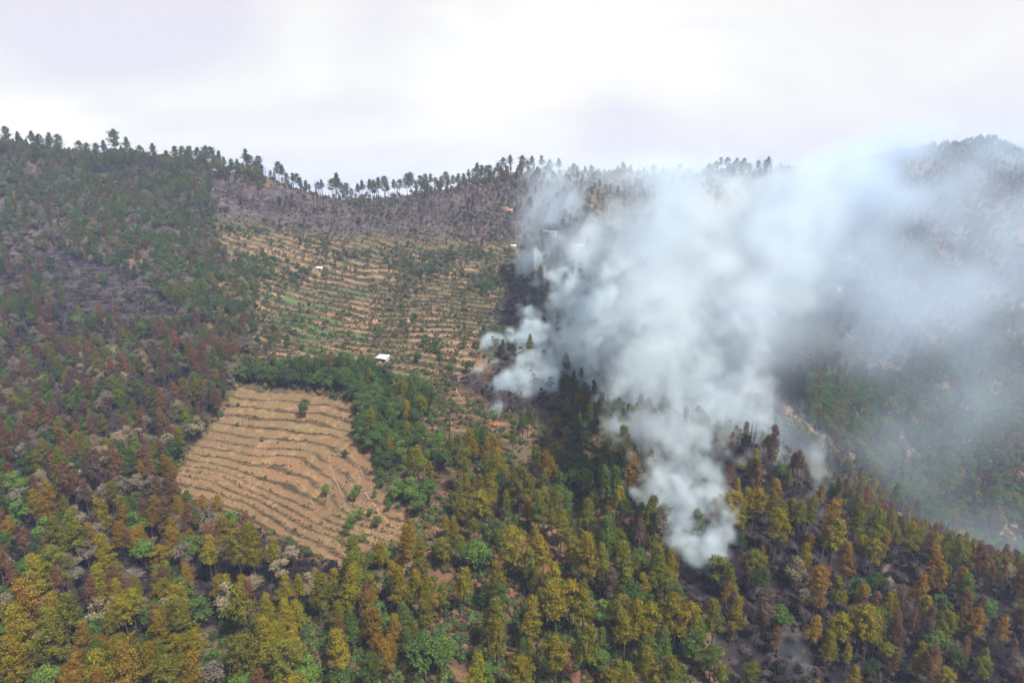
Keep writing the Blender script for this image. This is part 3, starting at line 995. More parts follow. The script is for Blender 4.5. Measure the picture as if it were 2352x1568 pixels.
P_, S_, B_, W_, C_ = 'pine_tree', 'scorched_pine', 'broadleaf_tree', 'withered_tree', 'charred_tree'
HAND = []
for cr, rows in ((crop6, [
    (390, 20, P_, 'olive', 27), (690, 230, P_, 'olive', 0), (420, 110, S_, 'rusty', 27), (205, 265, P_, 'golden', 22), (90, 160, B_, 'bright', 17), (690, 555, P_, 'golden', 27),
    (240, 710, P_, 'golden', 27), (375, 620, P_, 'olive', 27), (470, 440, P_, 'olive', 26), (350, 450, P_, 'olive', 24), (690, 320, P_, 'golden', 25), (1085, 370, S_, 'rusty', 27),
    (1245, 355, S_, 'rusty', 25), (1140, 445, P_, 'golden', 22), (960, 610, B_, 'bright', 15), (1100, 800, B_, 'leafy', 15), (1200, 855, B_, 'leafy', 16), (1150, 930, P_, 'golden', 28),
    (1240, 1035, P_, 'olive', 25), (1590, 905, P_, 'olive', 29), (1690, 545, P_, 'golden', 27), (1600, 560, P_, 'olive', 27), (1420, 520, S_, 'rusty', 25), (1400, 610, P_, 'golden', 24),
    (1870, 720, W_, 'tan', 14), (1890, 860, P_, 'golden', 20), (1770, 1005, P_, 'golden', 22), (1780, 1180, P_, 'golden', 27), (1930, 1235, P_, 'golden', 24), (1880, 1330, P_, 'olive', 27),
    (815, 1240, P_, 'golden', 28), (650, 1350, P_, 'golden', 26), (860, 1310, P_, 'amber', 28), (1010, 1310, P_, 'golden', 25), (1100, 1380, P_, 'olive', 26), (1235, 1360, P_, 'amber', 27),
    (110, 1090, P_, 'golden', 27), (55, 1270, P_, 'golden', 27), (400, 970, P_, 'olive', 27), (350, 960, S_, 'amber', 25), (190, 890, S_, 'amber', 28), (310, 1130, P_, 'olive', 28),
    (640, 1000, W_, 'tan', 17), (770, 990, W_, 'tan', 15), (880, 780, W_, 'grey', 16), (560, 230, W_, 'tan', 15), (500, 380, W_, 'tan', 15), (910, 150, W_, 'tan', 15),
    (780, 170, W_, 'grey', 17), (1420, 1365, B_, 'leafy', 15), (1570, 1340, B_, 'leafy', 14), (1090, 1300, B_, 'leafy', 15), (2030, 1520, B_, 'bright', 14), (2280, 1480, B_, 'leafy', 15),
    (1650, 1230, P_, 'olive', 27), (1250, 780, S_, 'amber', 20), (2130, 830, P_, 'olive', 26), (2290, 1170, P_, 'golden', 28), (2330, 760, P_, 'golden', 30), (2000, 840, P_, 'golden', 18),
    (1820, 620, W_, 'tan', 13), (640, 20, S_, 'brown', 29), (770, 15, S_, 'rusty', 27), (560, 50, S_, 'brown', 28), (310, 245, S_, 'amber', 26)]),
    (crop7, [
    (400, 165, B_, 'bright', 18), (520, 200, B_, 'leafy', 16), (310, 225, B_, 'bright', 12), (440, 5, P_, 'olive', 27), (540, 95, P_, 'golden', 17), (760, 10, P_, 'olive', 27),
    (930, 150, P_, 'golden', 29), (870, 280, P_, 'golden', 24), (955, 15, P_, 'olive', 27), (1140, 135, P_, 'olive', 28), (1340, 15, P_, 'amber', 27), (1560, 125, B_, 'bright', 19),
    (1730, 35, P_, 'green', 25), (1800, 100, P_, 'green', 29), (1620, 165, P_, 'green', 24), (1100, 500, P_, 'golden', 30), (1270, 310, P_, 'olive', 24), (1395, 235, P_, 'olive', 24),
    (1250, 520, P_, 'golden', 22), (1420, 400, P_, 'golden', 22), (1600, 330, P_, 'olive', 25), (1740, 490, P_, 'green', 27), (1590, 605, P_, 'golden', 29), (1500, 570, P_, 'golden', 22),
    (1310, 620, P_, 'golden', 27), (1230, 640, P_, 'olive', 25), (830, 590, B_, 'leafy', 19), (880, 625, B_, 'bright', 18), (600, 600, B_, 'bright', 13), (700, 480, P_, 'golden', 18),
    (400, 465, P_, 'golden', 21), (370, 555, P_, 'amber', 25), (1010, 730, P_, 'golden', 25), (760, 800, P_, 'golden', 24), (300, 775, P_, 'golden', 29), (460, 805, P_, 'golden', 23),
    (530, 860, P_, 'golden', 25), (1360, 760, P_, 'golden', 28), (1390, 935, P_, 'golden', 29), (1480, 900, P_, 'golden', 27), (1570, 945, P_, 'golden', 26), (1200, 985, P_, 'golden', 27),
    (990, 1020, P_, 'olive', 26), (200, 1060, B_, 'leafy', 18), (270, 1150, B_, 'leafy', 15), (420, 1090, B_, 'dark', 15), (500, 1250, B_, 'leafy', 20), (620, 1230, B_, 'bright', 17),
    (820, 1375, P_, 'golden', 24), (930, 1390, B_, 'bright', 14), (1150, 1405, P_, 'golden', 22), (1390, 1240, P_, 'golden', 24), (1560, 1190, P_, 'olive', 29), (1680, 1320, B_, 'bright', 14),
    (1850, 1110, P_, 'golden', 25), (1980, 1050, P_, 'golden', 25), (2010, 1310, P_, 'golden', 26), (2160, 1400, P_, 'olive', 27), (1780, 1470, P_, 'golden', 20), (2050, 700, P_, 'olive', 26),
    (2200, 980, P_, 'golden', 27), (1860, 670, P_, 'olive', 26), (2000, 330, P_, 'olive', 27), (2080, 410, S_, 'grey', 25), (1910, 70, S_, 'amber', 30), (1980, 80, S_, 'grey', 28),
    (1960, 440, S_, 'brown', 25), (1690, 1030, B_, 'bright', 14), (1880, 1080, B_, 'bright', 12), (1500, 130, B_, 'dark', 15), (1020, 160, B_, 'dark', 16), (140, 790, B_, 'leafy', 15),
    (220, 660, B_, 'bright', 13), (1000, 1180, P_, 'olive', 27), (50, 640, P_, 'olive', 30), (20, 740, P_, 'olive', 29)]),
    (crop5, [
    (980, 408, S_, 'brown', 27), (820, 420, C_, 'black', 27), (850, 410, C_, 'black', 23), (720, 800, P_, 'golden', 27), (810, 790, P_, 'golden', 22), (860, 770, P_, 'golden', 24),
    (970, 740, S_, 'amber', 22), (980, 830, P_, 'olive', 20), (850, 610, S_, 'rusty', 24), (1105, 560, S_, 'rusty', 20), (1325, 600, S_, 'brown', 27), (1480, 615, C_, 'black', 25),
    (1640, 735, P_, 'green', 28), (1770, 835, S_, 'brown', 26), (1510, 865, P_, 'olive', 28), (1410, 835, P_, 'olive', 28), (1200, 730, S_, 'amber', 22), (1160, 800, P_, 'olive', 22),
    (1120, 840, P_, 'olive', 22), (985, 900, P_, 'golden', 27), (1290, 940, P_, 'golden', 30), (1260, 870, S_, 'amber', 28), (1140, 1060, P_, 'golden', 20), (1370, 1100, P_, 'amber', 22),
    (1085, 1145, W_, 'tan', 17), (880, 1100, P_, 'olive', 24), (890, 1200, P_, 'green', 20), (650, 1160, B_, 'olive', 17), (750, 1060, C_, 'black', 27), (690, 1290, S_, 'amber', 18),
    (890, 1340, S_, 'brown', 26), (1200, 1225, S_, 'amber', 28), (1310, 1270, P_, 'olive', 22), (1440, 1315, S_, 'amber', 17), (1760, 1235, P_, 'amber', 25), (1580, 1370, P_, 'golden', 16),
    (1450, 1410, P_, 'golden', 27), (1320, 1460, P_, 'golden', 22), (1000, 1410, B_, 'leafy', 15), (1560, 1400, B_, 'leafy', 15), (1810, 1380, S_, 'brown', 24), (1900, 1330, B_, 'leafy', 14),
    (2040, 1230, P_, 'green', 24), (2030, 1350, S_, 'rusty', 17), (2130, 1370, B_, 'leafy', 14), (2080, 1450, P_, 'amber', 22), (2240, 1450, S_, 'amber', 20), (1160, 1490, P_, 'amber', 20),
    (1490, 1490, P_, 'golden', 20), (1900, 1000, S_, 'olive', 22), (710, 640, S_, 'rusty', 22), (1050, 640, C_, 'black', 20), (740, 1395, P_, 'golden', 20), (500, 1380, P_, 'golden', 25),
    (640, 1400, P_, 'olive', 25), (230, 1420, P_, 'golden', 27), (130, 450, P_, 'olive', 30), (40, 355, P_, 'olive', 24), (60, 640, P_, 'green', 28), (50, 950, P_, 'olive', 27)]),
    (crop3, [
    (1038, 430, B_, 'dark', 12), (750, 655, B_, 'bright', 5), (1180, 985, B_, 'bright', 8), (1395, 985, B_, 'bright', 7), (1370, 1020, B_, 'bright', 8), (1410, 1145, B_, 'bright', 8),
    (1360, 1175, B_, 'bright', 8), (1330, 1230, B_, 'leafy', 9), (1525, 1195, B_, 'leafy', 8), (1480, 1150, B_, 'leafy', 5), (1435, 1320, B_, 'bright', 5), (1510, 1030, B_, 'leafy', 5),
    (1540, 790, B_, 'leafy', 9), (1545, 870, B_, 'leafy', 9), (1550, 930, B_, 'leafy', 8), (1605, 1050, B_, 'leafy', 7), (1605, 1110, B_, 'leafy', 6), (1310, 740, B_, 'dark', 7),
    (300, 530, W_, 'tan', 17), (110, 640, W_, 'tan', 18), (445, 125, W_, 'grey', 16), (295, 290, P_, 'olive', 25), (75, 480, S_, 'rusty', 26), (340, 40, S_, 'brown', 30),
    (300, 90, S_, 'rusty', 27), (150, 290, S_, 'rusty', 26), (2010, 450, C_, 'black', 27), (1800, 720, P_, 'golden', 24), (1540, 600, B_, 'leafy', 15), (1480, 470, P_, 'olive', 24),
    (1120, 160, B_, 'leafy', 9), (770, 40, S_, 'brown', 15), (1420, 110, B_, 'leafy', 8), (2150, 640, P_, 'golden', 27), (2310, 760, P_, 'golden', 24)])):
    for (a, b, kind, tint, h) in rows:
        if h:
            HAND.append(cr(a, b) + (kind, tint, h))
UNIQUE = {crop3(1038, 430): 'lone dark rounded tree on the upper banks of the bare terraced field',
          crop5(980, 408): 'tall brown pine with a bare trunk rising above the wispy smoke',
          crop5(720, 800): 'flat-topped golden pine on a tall bare trunk beside the smoke column',
          crop5(1480, 615): 'bare black leaning tree on the crest of the burnt spur',
          crop5(1640, 735): 'green-topped leaning pine on the crest of the burnt spur',
          crop5(1085, 1145): 'pale tan leafy tree amid the blackened ground',
          crop5(750, 1060): 'tall thin charred trunk standing between the fire and the smoke column',
          crop3(2010, 450): 'bare dead tree with crooked branches above the leafy belt',
          crop7(830, 590): 'large mid-green broadleaf tree standing in the open pine stand',
          crop7(500, 1250): 'broad greyish-green tree at the foot of the red slope',
          crop6(1150, 930): 'sharply pointed golden pine with a dense crown in the pine forest',
          crop3(750, 655): 'small bright green sapling on a bank of the terraced field',
          crop3(770, 40): 'small round brown-leaved tree at the edge of the crop terraces'}
for (px, py, kind, tint, h) in HAND:
    h *= .9
    p = hit(px, py, h)
    if p is None:
        continue
    bpx, bpy_ = project(p[0], p[1], p[2])
    zn = int(zone_of(np.array([bpx]), np.array([bpy_]))[0])
    Hm = np.mean([q[3] for q in PROTO[kind]])
    burnz = zn == ZI['burn']
    tl = (rng.normal(0, .04) + (.09 if burnz else 0), rng.normal(0, .03))
    put(kind, p[0], p[1], h / Hm, tint, zn, UNIQUE.get((px, py)), tl, True)

# pines standing along the skyline: picture x, picture y of the ground, height
RIDGE = [(5, 348, 24), (22, 346, 25), (52, 350, 21), (80, 350, 25), (98, 352, 27), (122, 356, 28), (140, 358, 26), (186, 372, 23), (205, 372, 20), (228, 372, 22), (246, 374, 24), (268, 376, 34),
         (296, 376, 27), (330, 382, 22), (356, 382, 26), (386, 384, 20), (405, 382, 24), (424, 382, 27), (440, 380, 26), (455, 380, 28), (478, 384, 28), (492, 385, 30), (506, 386, 26),
         (520, 388, 20), (535, 390, 20), (548, 394, 19), (566, 400, 30), (580, 405, 28), (594, 408, 26), (590, 412, 17), (604, 414, 16), (624, 422, 13), (640, 432, 26), (650, 434, 27),
         (662, 438, 20), (676, 442, 21), (684, 444, 21), (692, 446, 18), (704, 450, 16), (713, 452, 12), (735, 458, 19), (744, 460, 21), (764, 462, 28), (772, 462, 33), (779, 462, 32),
         (788, 462, 20), (796, 462, 23), (800, 462, 12), (810, 462, 17), (826, 462, 23), (834, 462, 25), (842, 461, 12), (852, 460, 29), (862, 460, 30), (872, 459, 28), (884, 458, 30),
         (893, 456, 18), (906, 456, 24), (918, 453, 24), (936, 450, 29), (944, 448, 28), (956, 444, 18), (966, 442, 22), (978, 440, 27), (990, 438, 22), (1002, 435, 18), (1014, 432, 21),
         (1026, 428, 24), (1040, 424, 20), (1054, 420, 18), (1066, 418, 19), (1078, 414, 20), (1096, 410, 28), (1108, 408, 24), (1126, 406, 21), (1142, 404, 22), (1158, 402, 25), (1172, 400, 26),
         (1200, 396, 27), (1222, 394, 27), (1244, 392, 26), (1262, 392, 25), (1284, 392, 26), (1320, 396, 20), (1360, 398, 19), (1430, 398, 22), (1500, 402, 18), (1560, 402, 19), (1625, 398, 20),
         (1652, 394, 24), (1668, 392, 26), (1690, 392, 25), (1706, 392, 24), (1738, 394, 18), (1764, 390, 29), (1790, 392, 24), (1806, 392, 30), (1824, 390, 30), (1842, 388, 28), (1880, 392, 20),
         (1900, 388, 22), (1922, 388, 22), (1944, 386, 18), (1990, 372, 14), (2040, 356, 14), (2090, 342, 14), (2140, 330, 13), (2190, 326, 13), (2240, 326, 13), (2290, 330, 13), (2330, 338, 16)]
# each column's own skyline: the highest ground line the camera sees
ridge_lab = [(620, 'umbrella-crowned pine on the skyline of the high wooded ridge'), (730, 'umbrella-crowned pine on the slope dropping to the saddle skyline'),
             (1180, 'tall bare-trunked pine on the skyline of the dipped saddle'), (2000, 'hazy blue pine on the skyline behind the smoke'),
             (9999, 'small hazy tree on the round smoky summit')]
for (px, py, h) in RIDGE:
    Yc = np.arange(700, 1450, 3.0)
    xx = (px - CX) / FPX * (Yc * CP + 0) / 1.0
    for _ in range(3):
        zz = gz(xx, Yc)
        xx = (px - CX) / FPX * (Yc * CP - zz * SP)
    zz = gz(xx, Yc)
    ppx, ppy = project(xx, Yc, zz)
    i = int(np.argmin(ppy))
    x0, y0 = float(xx[i]), float(Yc[i]) - float(rng.uniform(-1, 5))
    lb = next(l for (m_, l) in ridge_lab if px < m_)
    put('ridge_pine', x0, y0, h / 26.5, 'dark' if px < 730 and rng.random() < .6 else 'green', -1, lb, (rng.normal(0, .03), rng.normal(0, .02)), True)
    plants[-1]['k'] = int(rng.integers(6))

for (px, py, h) in [r_ for r_ in RIDGE if r_[0] < 620 or r_[0] > 960]:      # the same pines thicken just below the crest
    for _ in range(3):
        q_ = hit(px + rng.uniform(-14, 14), py + rng.uniform(6, 30))
        if q_ is None:
            continue
        tn_ = ['green', 'olive', 'green', 'brown'][int(rng.integers(4))]
        sc_ = h / 26.5 * rng.uniform(.6, .95)
        put('ridge_pine', q_[0], q_[1], sc_, tn_, -1,
            ('tall ' if sc_ > .85 else 'short ' if sc_ < .6 else '') + 'hazy ' + tn_ + ' pine just below the skyline of ' + ('the high wooded ridge' if px < 620 else 'the saddle shoulder' if px < 1190 else 'the smoky ridge'), (rng.normal(0, .03), rng.normal(0, .02)), True)

# the rest of the wood
sp = 4.4
yy = np.arange(120, 1330, sp)
cx_, cy_ = [], []
for y in yy:
    w = .80 * y + 40
    xr = np.arange(-w, w, sp)
    cx_.append(xr)
    cy_.append(np.full(len(xr), y))
cx_ = np.concatenate(cx_)
cy_ = np.concatenate(cy_)
cx_ = cx_ + rng.uniform(-.48, .48, len(cx_)) * sp
cy_ = cy_ + rng.uniform(-.48, .48, len(cy_)) * sp
cz_ = gz(cx_, cy_)
cpx, cpy = project(cx_, cy_, cz_)
ok = (cpx > -120) & (cpx < 2480) & (cpy < 1900)
cx_, cy_, cz_, cpx, cpy = (a[ok] for a in (cx_, cy_, cz_, cpx, cpy))
wq = (70 + .16 * cy_) * (fbm(cx_ / 60, cy_ / 60, 3, 301) - .5)
cz = zone_of(cpx + wq, np.minimum(cpy + wq * .6, 1790))
cz = np.where(gsample(W_FIELD, cx_, cy_) > .3, ZI['field'], cz)
KEEP = [(879, 828, 26), (733, 619, 16), (1268, 541, 22), (1290, 548, 14), (1325, 569, 18), (1162, 482, 16), (1139, 974, 16), (1070, 973, 8), (1111, 970, 8), (1596, 1345, 40)]   # yards kept clear of trees
# trees are bigger nearer the frame's foot, and the clumping leaves glades
clump = fbm(cx_ / 38, cy_ / 38, 3, 311)
vis = clear_view(cx_, cy_, cz_ + 14)
order = rng.permutation(len(cx_))
for i in order:
    if not vis[i] or cz[i] < 0:
        continue
    name, poly, dens, shares, tints, place = ZONES[cz[i]]
    dd = dens * (.35 + 1.3 * np.clip((clump[i] - .32) * 2.6, 0, 1.2))
    if name in ('upper', 'upper_shrub', 'mid', 'scrub', 'right_terrace'):
        dd = dens * (np.clip((clump[i] - .44) * 12, 0, 3.2) + .12)
    if rng.random() > dd:
        continue
    u = rng.random()
    for kind, s in shares.items():
        u -= s
        if u <= 0:
            break
    if name in ('left_high', 'right_far', 'saddle', 'upper', 'scrub', 'smoke_slope'):
        sz = rng.uniform(.62, .95)
    elif name in ('bottom_mid', 'centre', 'burn'):
        sz = rng.uniform(.55, .98)
    elif name == 'ravine':
        sz = rng.uniform(.8, 1.25)
    else:
        sz = rng.uniform(.72, 1.06)
    if name in ('upper', 'upper_shrub') and kind == 'broadleaf_tree':
        sz *= .62
    if name in ('scrub', 'saddle', 'mid', 'smoke_slope') and kind == 'broadleaf_tree':
        sz *= .74
    if name in ('left_high', 'saddle') and kind in (P_, S_):
        sz *= .82
    if kind in (P_, S_):
        sz *= .86
    if kind == 'shrub':
        sz = rng.uniform(.5, 1.2) if name != 'saddle' else rng.uniform(.5, 1.0)
    rr = RAD[kind] * sz * (.85 if dens > .5 else 1.0)
    if near_taken(cx_[i], cy_[i], rr):
        continue
    if kind != 'shrub' and name not in ('field',):
        ux, uy = project(cx_[i], cy_[i], cz_[i] + PROTO[kind][0][3] * sz)
        if any(abs(cpx[i] - kx) < kr and uy < ky + 4 and cpy[i] > ky - 3 for kx, ky, kr in KEEP):
            continue
        if name != 'hedge' and inpoly(np.array([ux]), np.array([uy + 8]), FIELD)[0]:
            continue
    tn = tints[kind]
    # neighbouring trees tend to the same tone
    ti = int(np.clip((fbm(np.array([cx_[i] / 45]), np.array([cy_[i] / 45]), 2, 321)[0] - .28) / .44 + rng.normal(0, .15), 0, .999) * len(tn))
    burnz = name == 'burn'
    put(kind, cx_[i], cy_[i], sz, tn[ti], int(cz[i]), None, (rng.normal(0, .035) + (.07 if burnz else 0), rng.normal(0, .03)))

# ------------------------------------------------------------------ plants: individuals and the far mass
MAXN = {'pine_tree': 300, 'scorched_pine': 300, 'broadleaf_tree': 300, 'withered_tree': 160, 'charred_tree': 110, 'shrub': 300, 'ridge_pine': 300}
for p in plants:
    px, py = project(p['x'], p['y'], p['z'])
    Hm = PROTO[p['kind']][p['k']][3] * p['s']
    tx, ty = project(p['x'], p['y'], p['z'] + Hm)
    p['px'], p['py'], p['ty'] = float(px), float(py), float(ty)
    p['size'] = float(Hm / math.sqrt(p['x'] ** 2 + p['y'] ** 2 + p['z'] ** 2))
    p['in'] = -15 < px < 2367 and ty < 1560 and py > 0
CAT = {'pine_tree': 'pine', 'scorched_pine': 'scorched pine', 'ridge_pine': 'pine', 'broadleaf_tree': 'tree', 'withered_tree': 'withered tree', 'charred_tree': 'dead tree', 'shrub': 'shrub'}
NOUN = {'pine_tree': 'pine', 'scorched_pine': 'scorched pine', 'broadleaf_tree': 'broadleaf tree', 'withered_tree': 'dry-leaved tree', 'charred_tree': 'charred bare tree', 'shrub': 'shrub'}
SHORT = {'pine_tree': 'pine', 'scorched_pine': 'scorched pine', 'broadleaf_tree': 'leafy tree', 'withered_tree': 'withered tree', 'charred_tree': 'charred trunk', 'shrub': 'shrub', 'ridge_pine': 'pine'}
cells = {}
for p in plants:
    cells.setdefault((int(p['x'] // 12), int(p['y'] // 12)), []).append(p)


def neighbour(p):
    best, bd = None, 11.0
    i, j = int(p['x'] // 12), int(p['y'] // 12)
    for a in (-1, 0, 1):
        for b in (-1, 0, 1):
            for o in cells.get((i + a, j + b), ()):
                if o is p or o['kind'] == p['kind'] or (o['kind'] == 'shrub' and p['kind'] != 'shrub'):
                    continue
                d = math.hypot(o['x'] - p['x'], o['y'] - p['y'])
                if d < bd:
                    best, bd = o, d
    if best is None:
        return ''
    w_ = '' if best['kind'] == 'charred_tree' else WORD[best['tint']].split()[-1] + ' '
    w_ = w_ + SHORT[best['kind']]
    return ('n ' if w_[0] in 'aeiou' else ' ') + w_


rest = {}
n_ind = {}
for kind in MAXN:
    lst = [p for p in plants if p['kind'] == kind]
    lst.sort(key=lambda p: (-p['must'], not p['in'], -p['size']))
    n = 0
    for p in lst:
        if n < MAXN[kind] and p['in']:
            n += 1
            wm, cm, jm, H = PROTO[kind][p['k']]
            root = link(kind, None, None, (p['x'], p['y'], p['z']), (p['tilt'][1], p['tilt'][0], p['rot'] * 0))
            root.rotation_euler = (p['tilt'][1], p['tilt'][0], 0)
            root.scale = (p['s'],) * 3
            root.empty_display_size = .5
            tr = link('trunk', wm, root, rot=(0, 0, p['rot']))
            if cm:
                cr = link('crown', cm, root, rot=(0, 0, p['rot']))
                cr['tint'] = list(p['tc'])
            place = ZONES[p['zone']][5] if p['zone'] >= 0 else 'on the edge of the wood'
            if p['label']:
                lab = p['label']
            else:
                hm = H * p['s']
                big = {'shrub': (3.4, 2.2), 'broadleaf_tree': (13, 9), 'withered_tree': (15, 11.5)}.get(kind, (23.5, 18))
                szw = 'tall ' if hm > big[0] else ('small ' if hm < big[1] else '')
                form = ''
                if kind in ('pine_tree', 'scorched_pine'):
                    form = 'round-topped ' if (p['k'] % 3 == 2 if kind == 'pine_tree' else p['k'] == 3) else ''
                    if p['tilt'][0] > .1:
                        form = 'leaning '
                nb = neighbour(p)
                tw = WORD[p['tint']] + ' ' if kind != 'charred_tree' else ''
                for szw, form in ((szw, form), (szw, ''), ('', '')):
                    lab = szw + tw + form + NOUN[kind] + ((' by a' + nb) if nb else '') + ' ' + place
                    if len(lab.split()) <= 16:
                        break
            grp = {'ridge_pine': 'pines along the skyline'}.get(kind)
            if grp is None:
                grp = NOUN[kind] + 's ' + (ZONES[p['zone']][5] if p['zone'] >= 0 else 'on the edge of the wood')
            tag(root, lab, CAT[kind], grp)
        else:
            rest.setdefault(kind, []).append(p)
    n_ind[kind] = n
print('individuals', n_ind, 'rest', {k: len(v) for k, v in rest.items()})


def scatter_object(name, meshes, pts, idx, scl, rot, tint, label, cat):
    """one object that carries many instances, for what is past counting"""
    src = bpy.data.collections.new(name + '_source')
    for k, m_ in enumerate(meshes):
        src.objects.link(bpy.data.objects.new('%s_source_%02d' % (name, k), m_))
    n = len(pts)
    me = bpy.data.meshes.new(name)
    me.vertices.add(n)
    me.vertices.foreach_set('co', np.asarray(pts, 'f4').ravel())
    for nm, ty, val, key in (('idx', 'INT', np.asarray(idx, 'i4'), 'value'), ('scl', 'FLOAT', np.asarray(scl, 'f4'), 'value'),
                             ('rot', 'FLOAT_VECTOR', np.asarray(rot, 'f4').ravel(), 'vector'), ('tint', 'FLOAT_COLOR', np.c_[np.asarray(tint, 'f4'), np.ones(n)].astype('f4').ravel(), 'color')):
        me.attributes.new(nm, ty, 'POINT').data.foreach_set(key, val)
    for m_ in meshes[0].materials:
        me.materials.append(m_)
    ob = link(name, me)
    ng = bpy.data.node_groups.new(name, 'GeometryNodeTree')
    ng.interface.new_socket('Geometry', in_out='INPUT', socket_type='NodeSocketGeometry')
    ng.interface.new_socket('Geometry', in_out='OUTPUT', socket_type='NodeSocketGeometry')
    N, L = ng.nodes.new, ng.links.new
    gi, go = N('NodeGroupInput'), N('NodeGroupOutput')
    ci = N('GeometryNodeCollectionInfo')
    ci.inputs['Collection'].default_value = src
    ci.inputs['Separate Children'].default_value = True
    ci.inputs['Reset Children'].default_value = True
    ip = N('GeometryNodeInstanceOnPoints')
    ip.inputs['Pick Instance'].default_value = True

    def attr(nm, ty):
        a = N('GeometryNodeInputNamedAttribute')
        a.data_type = ty
        a.inputs[0].default_value = nm
        return a.outputs[0]
    L(gi.outputs[0], ip.inputs['Points'])
    L(ci.outputs[0], ip.inputs['Instance'])
    L(attr('idx', 'INT'), ip.inputs['Instance Index'])
    L(attr('rot', 'FLOAT_VECTOR'), ip.inputs['Rotation'])
    L(attr('scl', 'FLOAT'), ip.inputs['Scale'])
    L(ip.outputs[0], go.inputs[0])
    ob.modifiers.new('scatter', 'NODES').node_group = ng
    return tag(ob, label, cat, None, 'stuff')


STUFF = {'pine_tree': ('pine_forest', 'far mass of green pines covering the slopes', 'forest'), 'scorched_pine': ('scorched_forest', 'far mass of scorched brown pines', 'forest'),
         'broadleaf_tree': ('broadleaf_forest', 'far mass of broadleaf trees covering ravine and slopes', 'forest'), 'withered_tree': ('withered_woodland', 'far dry-leaved trees within the wood', 'forest'),
         'charred_tree': ('charred_woodland', 'far charred trunks on the burnt slopes', 'forest'), 'shrub': ('shrubbery', 'far low shrubs dotted over the slopes', 'shrubs')}
for kind, (nm, lab, cat) in STUFF.items():
    ps = rest.get(kind, [])
    if ps:
        scatter_object(nm, [q[2] for q in PROTO[kind]], [(p['x'], p['y'], p['z']) for p in ps], [p['k'] for p in ps], [p['s'] for p in ps],
                       [(p['tilt'][1], p['tilt'][0], p['rot']) for p in ps], [p['tc'] for p in ps], lab, cat)

# low growth: dry bunch grass, weeds on the banks, burnt stubble
M_GRASS = leaf_mat('dry_grass', .2, .35, .01)
tufts = [make_mesh('grass_tuft', *tuft_mesh(800 + k, .55 + .15 * k), [M_GRASS], False) for k in range(4)]
low = [make_mesh('low_bush', *shrub_mesh(820 + k, .9 + .2 * k, .8)[1], [M_GRASS], False) for k in range(3)]
n = 240000
ty_ = 160 + (900 - 160) * rng.random(n) ** 1.35
tx_ = (rng.random(n) * 2 - 1) * (.77 * ty_ + 20)
tz_ = gz(tx_, ty_)
wf, wu, wc_, bn, cr_ = (gsample(A, tx_, ty_) for A in (W_FIELD, W_UP, W_CT, burn, crop))
rf, ru, rc_ = (gsample(A, tx_, ty_) for A in (rs_f, rs_u, rs_c))
nn = fbm(tx_ / 16, ty_ / 16, 3, 401)
pr = .55 * np.clip(nn * 2.4 - .5, 0, 1)
pr = np.where(wf > .5, np.where(rf > .3, .55 * np.clip(nn * 5 - 2.0, 0, 1), .02), pr)
pr = np.where(wu > .5, np.where(ru > .3, .7, .22) * np.clip(nn * 2.4 - .4, 0, 1), pr)
pr = np.where(bn > .5, pr * .35, pr)
pr = np.where(cr_ > .5, 0, pr)
kp = (rng.random(n) < pr) & clear_view(tx_, ty_, tz_ + 1.0)
tx_, ty_, tz_, bn, wf, rf, wu = (a[kp] for a in (tx_, ty_, tz_, bn, wf, rf, wu))
n = len(tx_)
u = rng.random(n)
bushy = (rng.random(n) < np.where(wf > .5, .015, np.where(wu > .5, .06, np.where(bn > .5, .2, .28))))
tc = np.where((u < .5)[:, None], np.array([.115, .080, .036]), np.where((u < .8)[:, None], np.array([.068, .056, .024]), np.array([.048, .050, .018])))
tc = np.where(bushy[:, None], np.where((u < .5)[:, None], np.array([.060, .075, .024]), np.where((u < .75)[:, None], np.array([.045, .075, .025]), np.array([.10, .080, .040]))), tc)
tc = np.where((bn > .5)[:, None], np.where((u < .7)[:, None], np.array([.020, .017, .018]), np.array([.055, .042, .036])), tc)
tc = np.where((wf > .5)[:, None] & ~bushy[:, None], np.where((u < .6)[:, None], np.array([.12, .084, .045]), np.array([.085, .075, .032])), tc)
tc = tc * rng.uniform(.75, 1.25, (n, 1))
scatter_object('dry_grass', tufts + low, np.c_[tx_, ty_, tz_], np.where(bushy, 4 + rng.integers(0, 3, n), rng.integers(0, 4, n)),
               rng.uniform(.7, 1.7, n) * np.where(bushy, 1.25, 1.0) * np.where(wf > .5, .6, 1.0), np.c_[np.zeros(n), np.zeros(n), rng.uniform(0, 6.28, n)], tc, 'dry grass and low weeds over the hillside', 'grass')
# pale stones turned out of the terraces
st_m = flat_mat('pale_stone', (.24, .20, .17), noise=.25)
stones = []
for k in range(3):
    r_ = np.random.default_rng(900 + k)
    cube = np.array([(a, b, c) for a in (-1, 1) for b in (-1, 1) for c in (-1, 1)], float) * r_.uniform(.6, 1.2, (8, 3)) * [.32, .26, .2]
    stones.append(make_mesh('stone', cube, np.array([(0, 1, 3, 2), (4, 6, 7, 5), (0, 4, 5, 1), (2, 3, 7, 6), (0, 2, 6, 4), (1, 5, 7, 3)]), [st_m], False))
n = 9000
sy = rng.uniform(230, 470, n)
sx = rng.uniform(-230, 20, n)
kp = (gsample(W_FIELD, sx, sy) > .6) & (fbm(sx / 12, sy / 12, 2, 411) > .655)
sx, sy = sx[kp], sy[kp]
n = len(sx)
scatter_object('loose_stones', stones, np.c_[sx, sy, gz(sx, sy) + .05], rng.integers(0, 3, n), rng.uniform(.35, 1.0, n), np.c_[rng.uniform(0, .4, (n, 2)), rng.uniform(0, 6.28, n)],
               np.ones((n, 3)), 'pale loose stones strewn over the terraced field', 'stones')
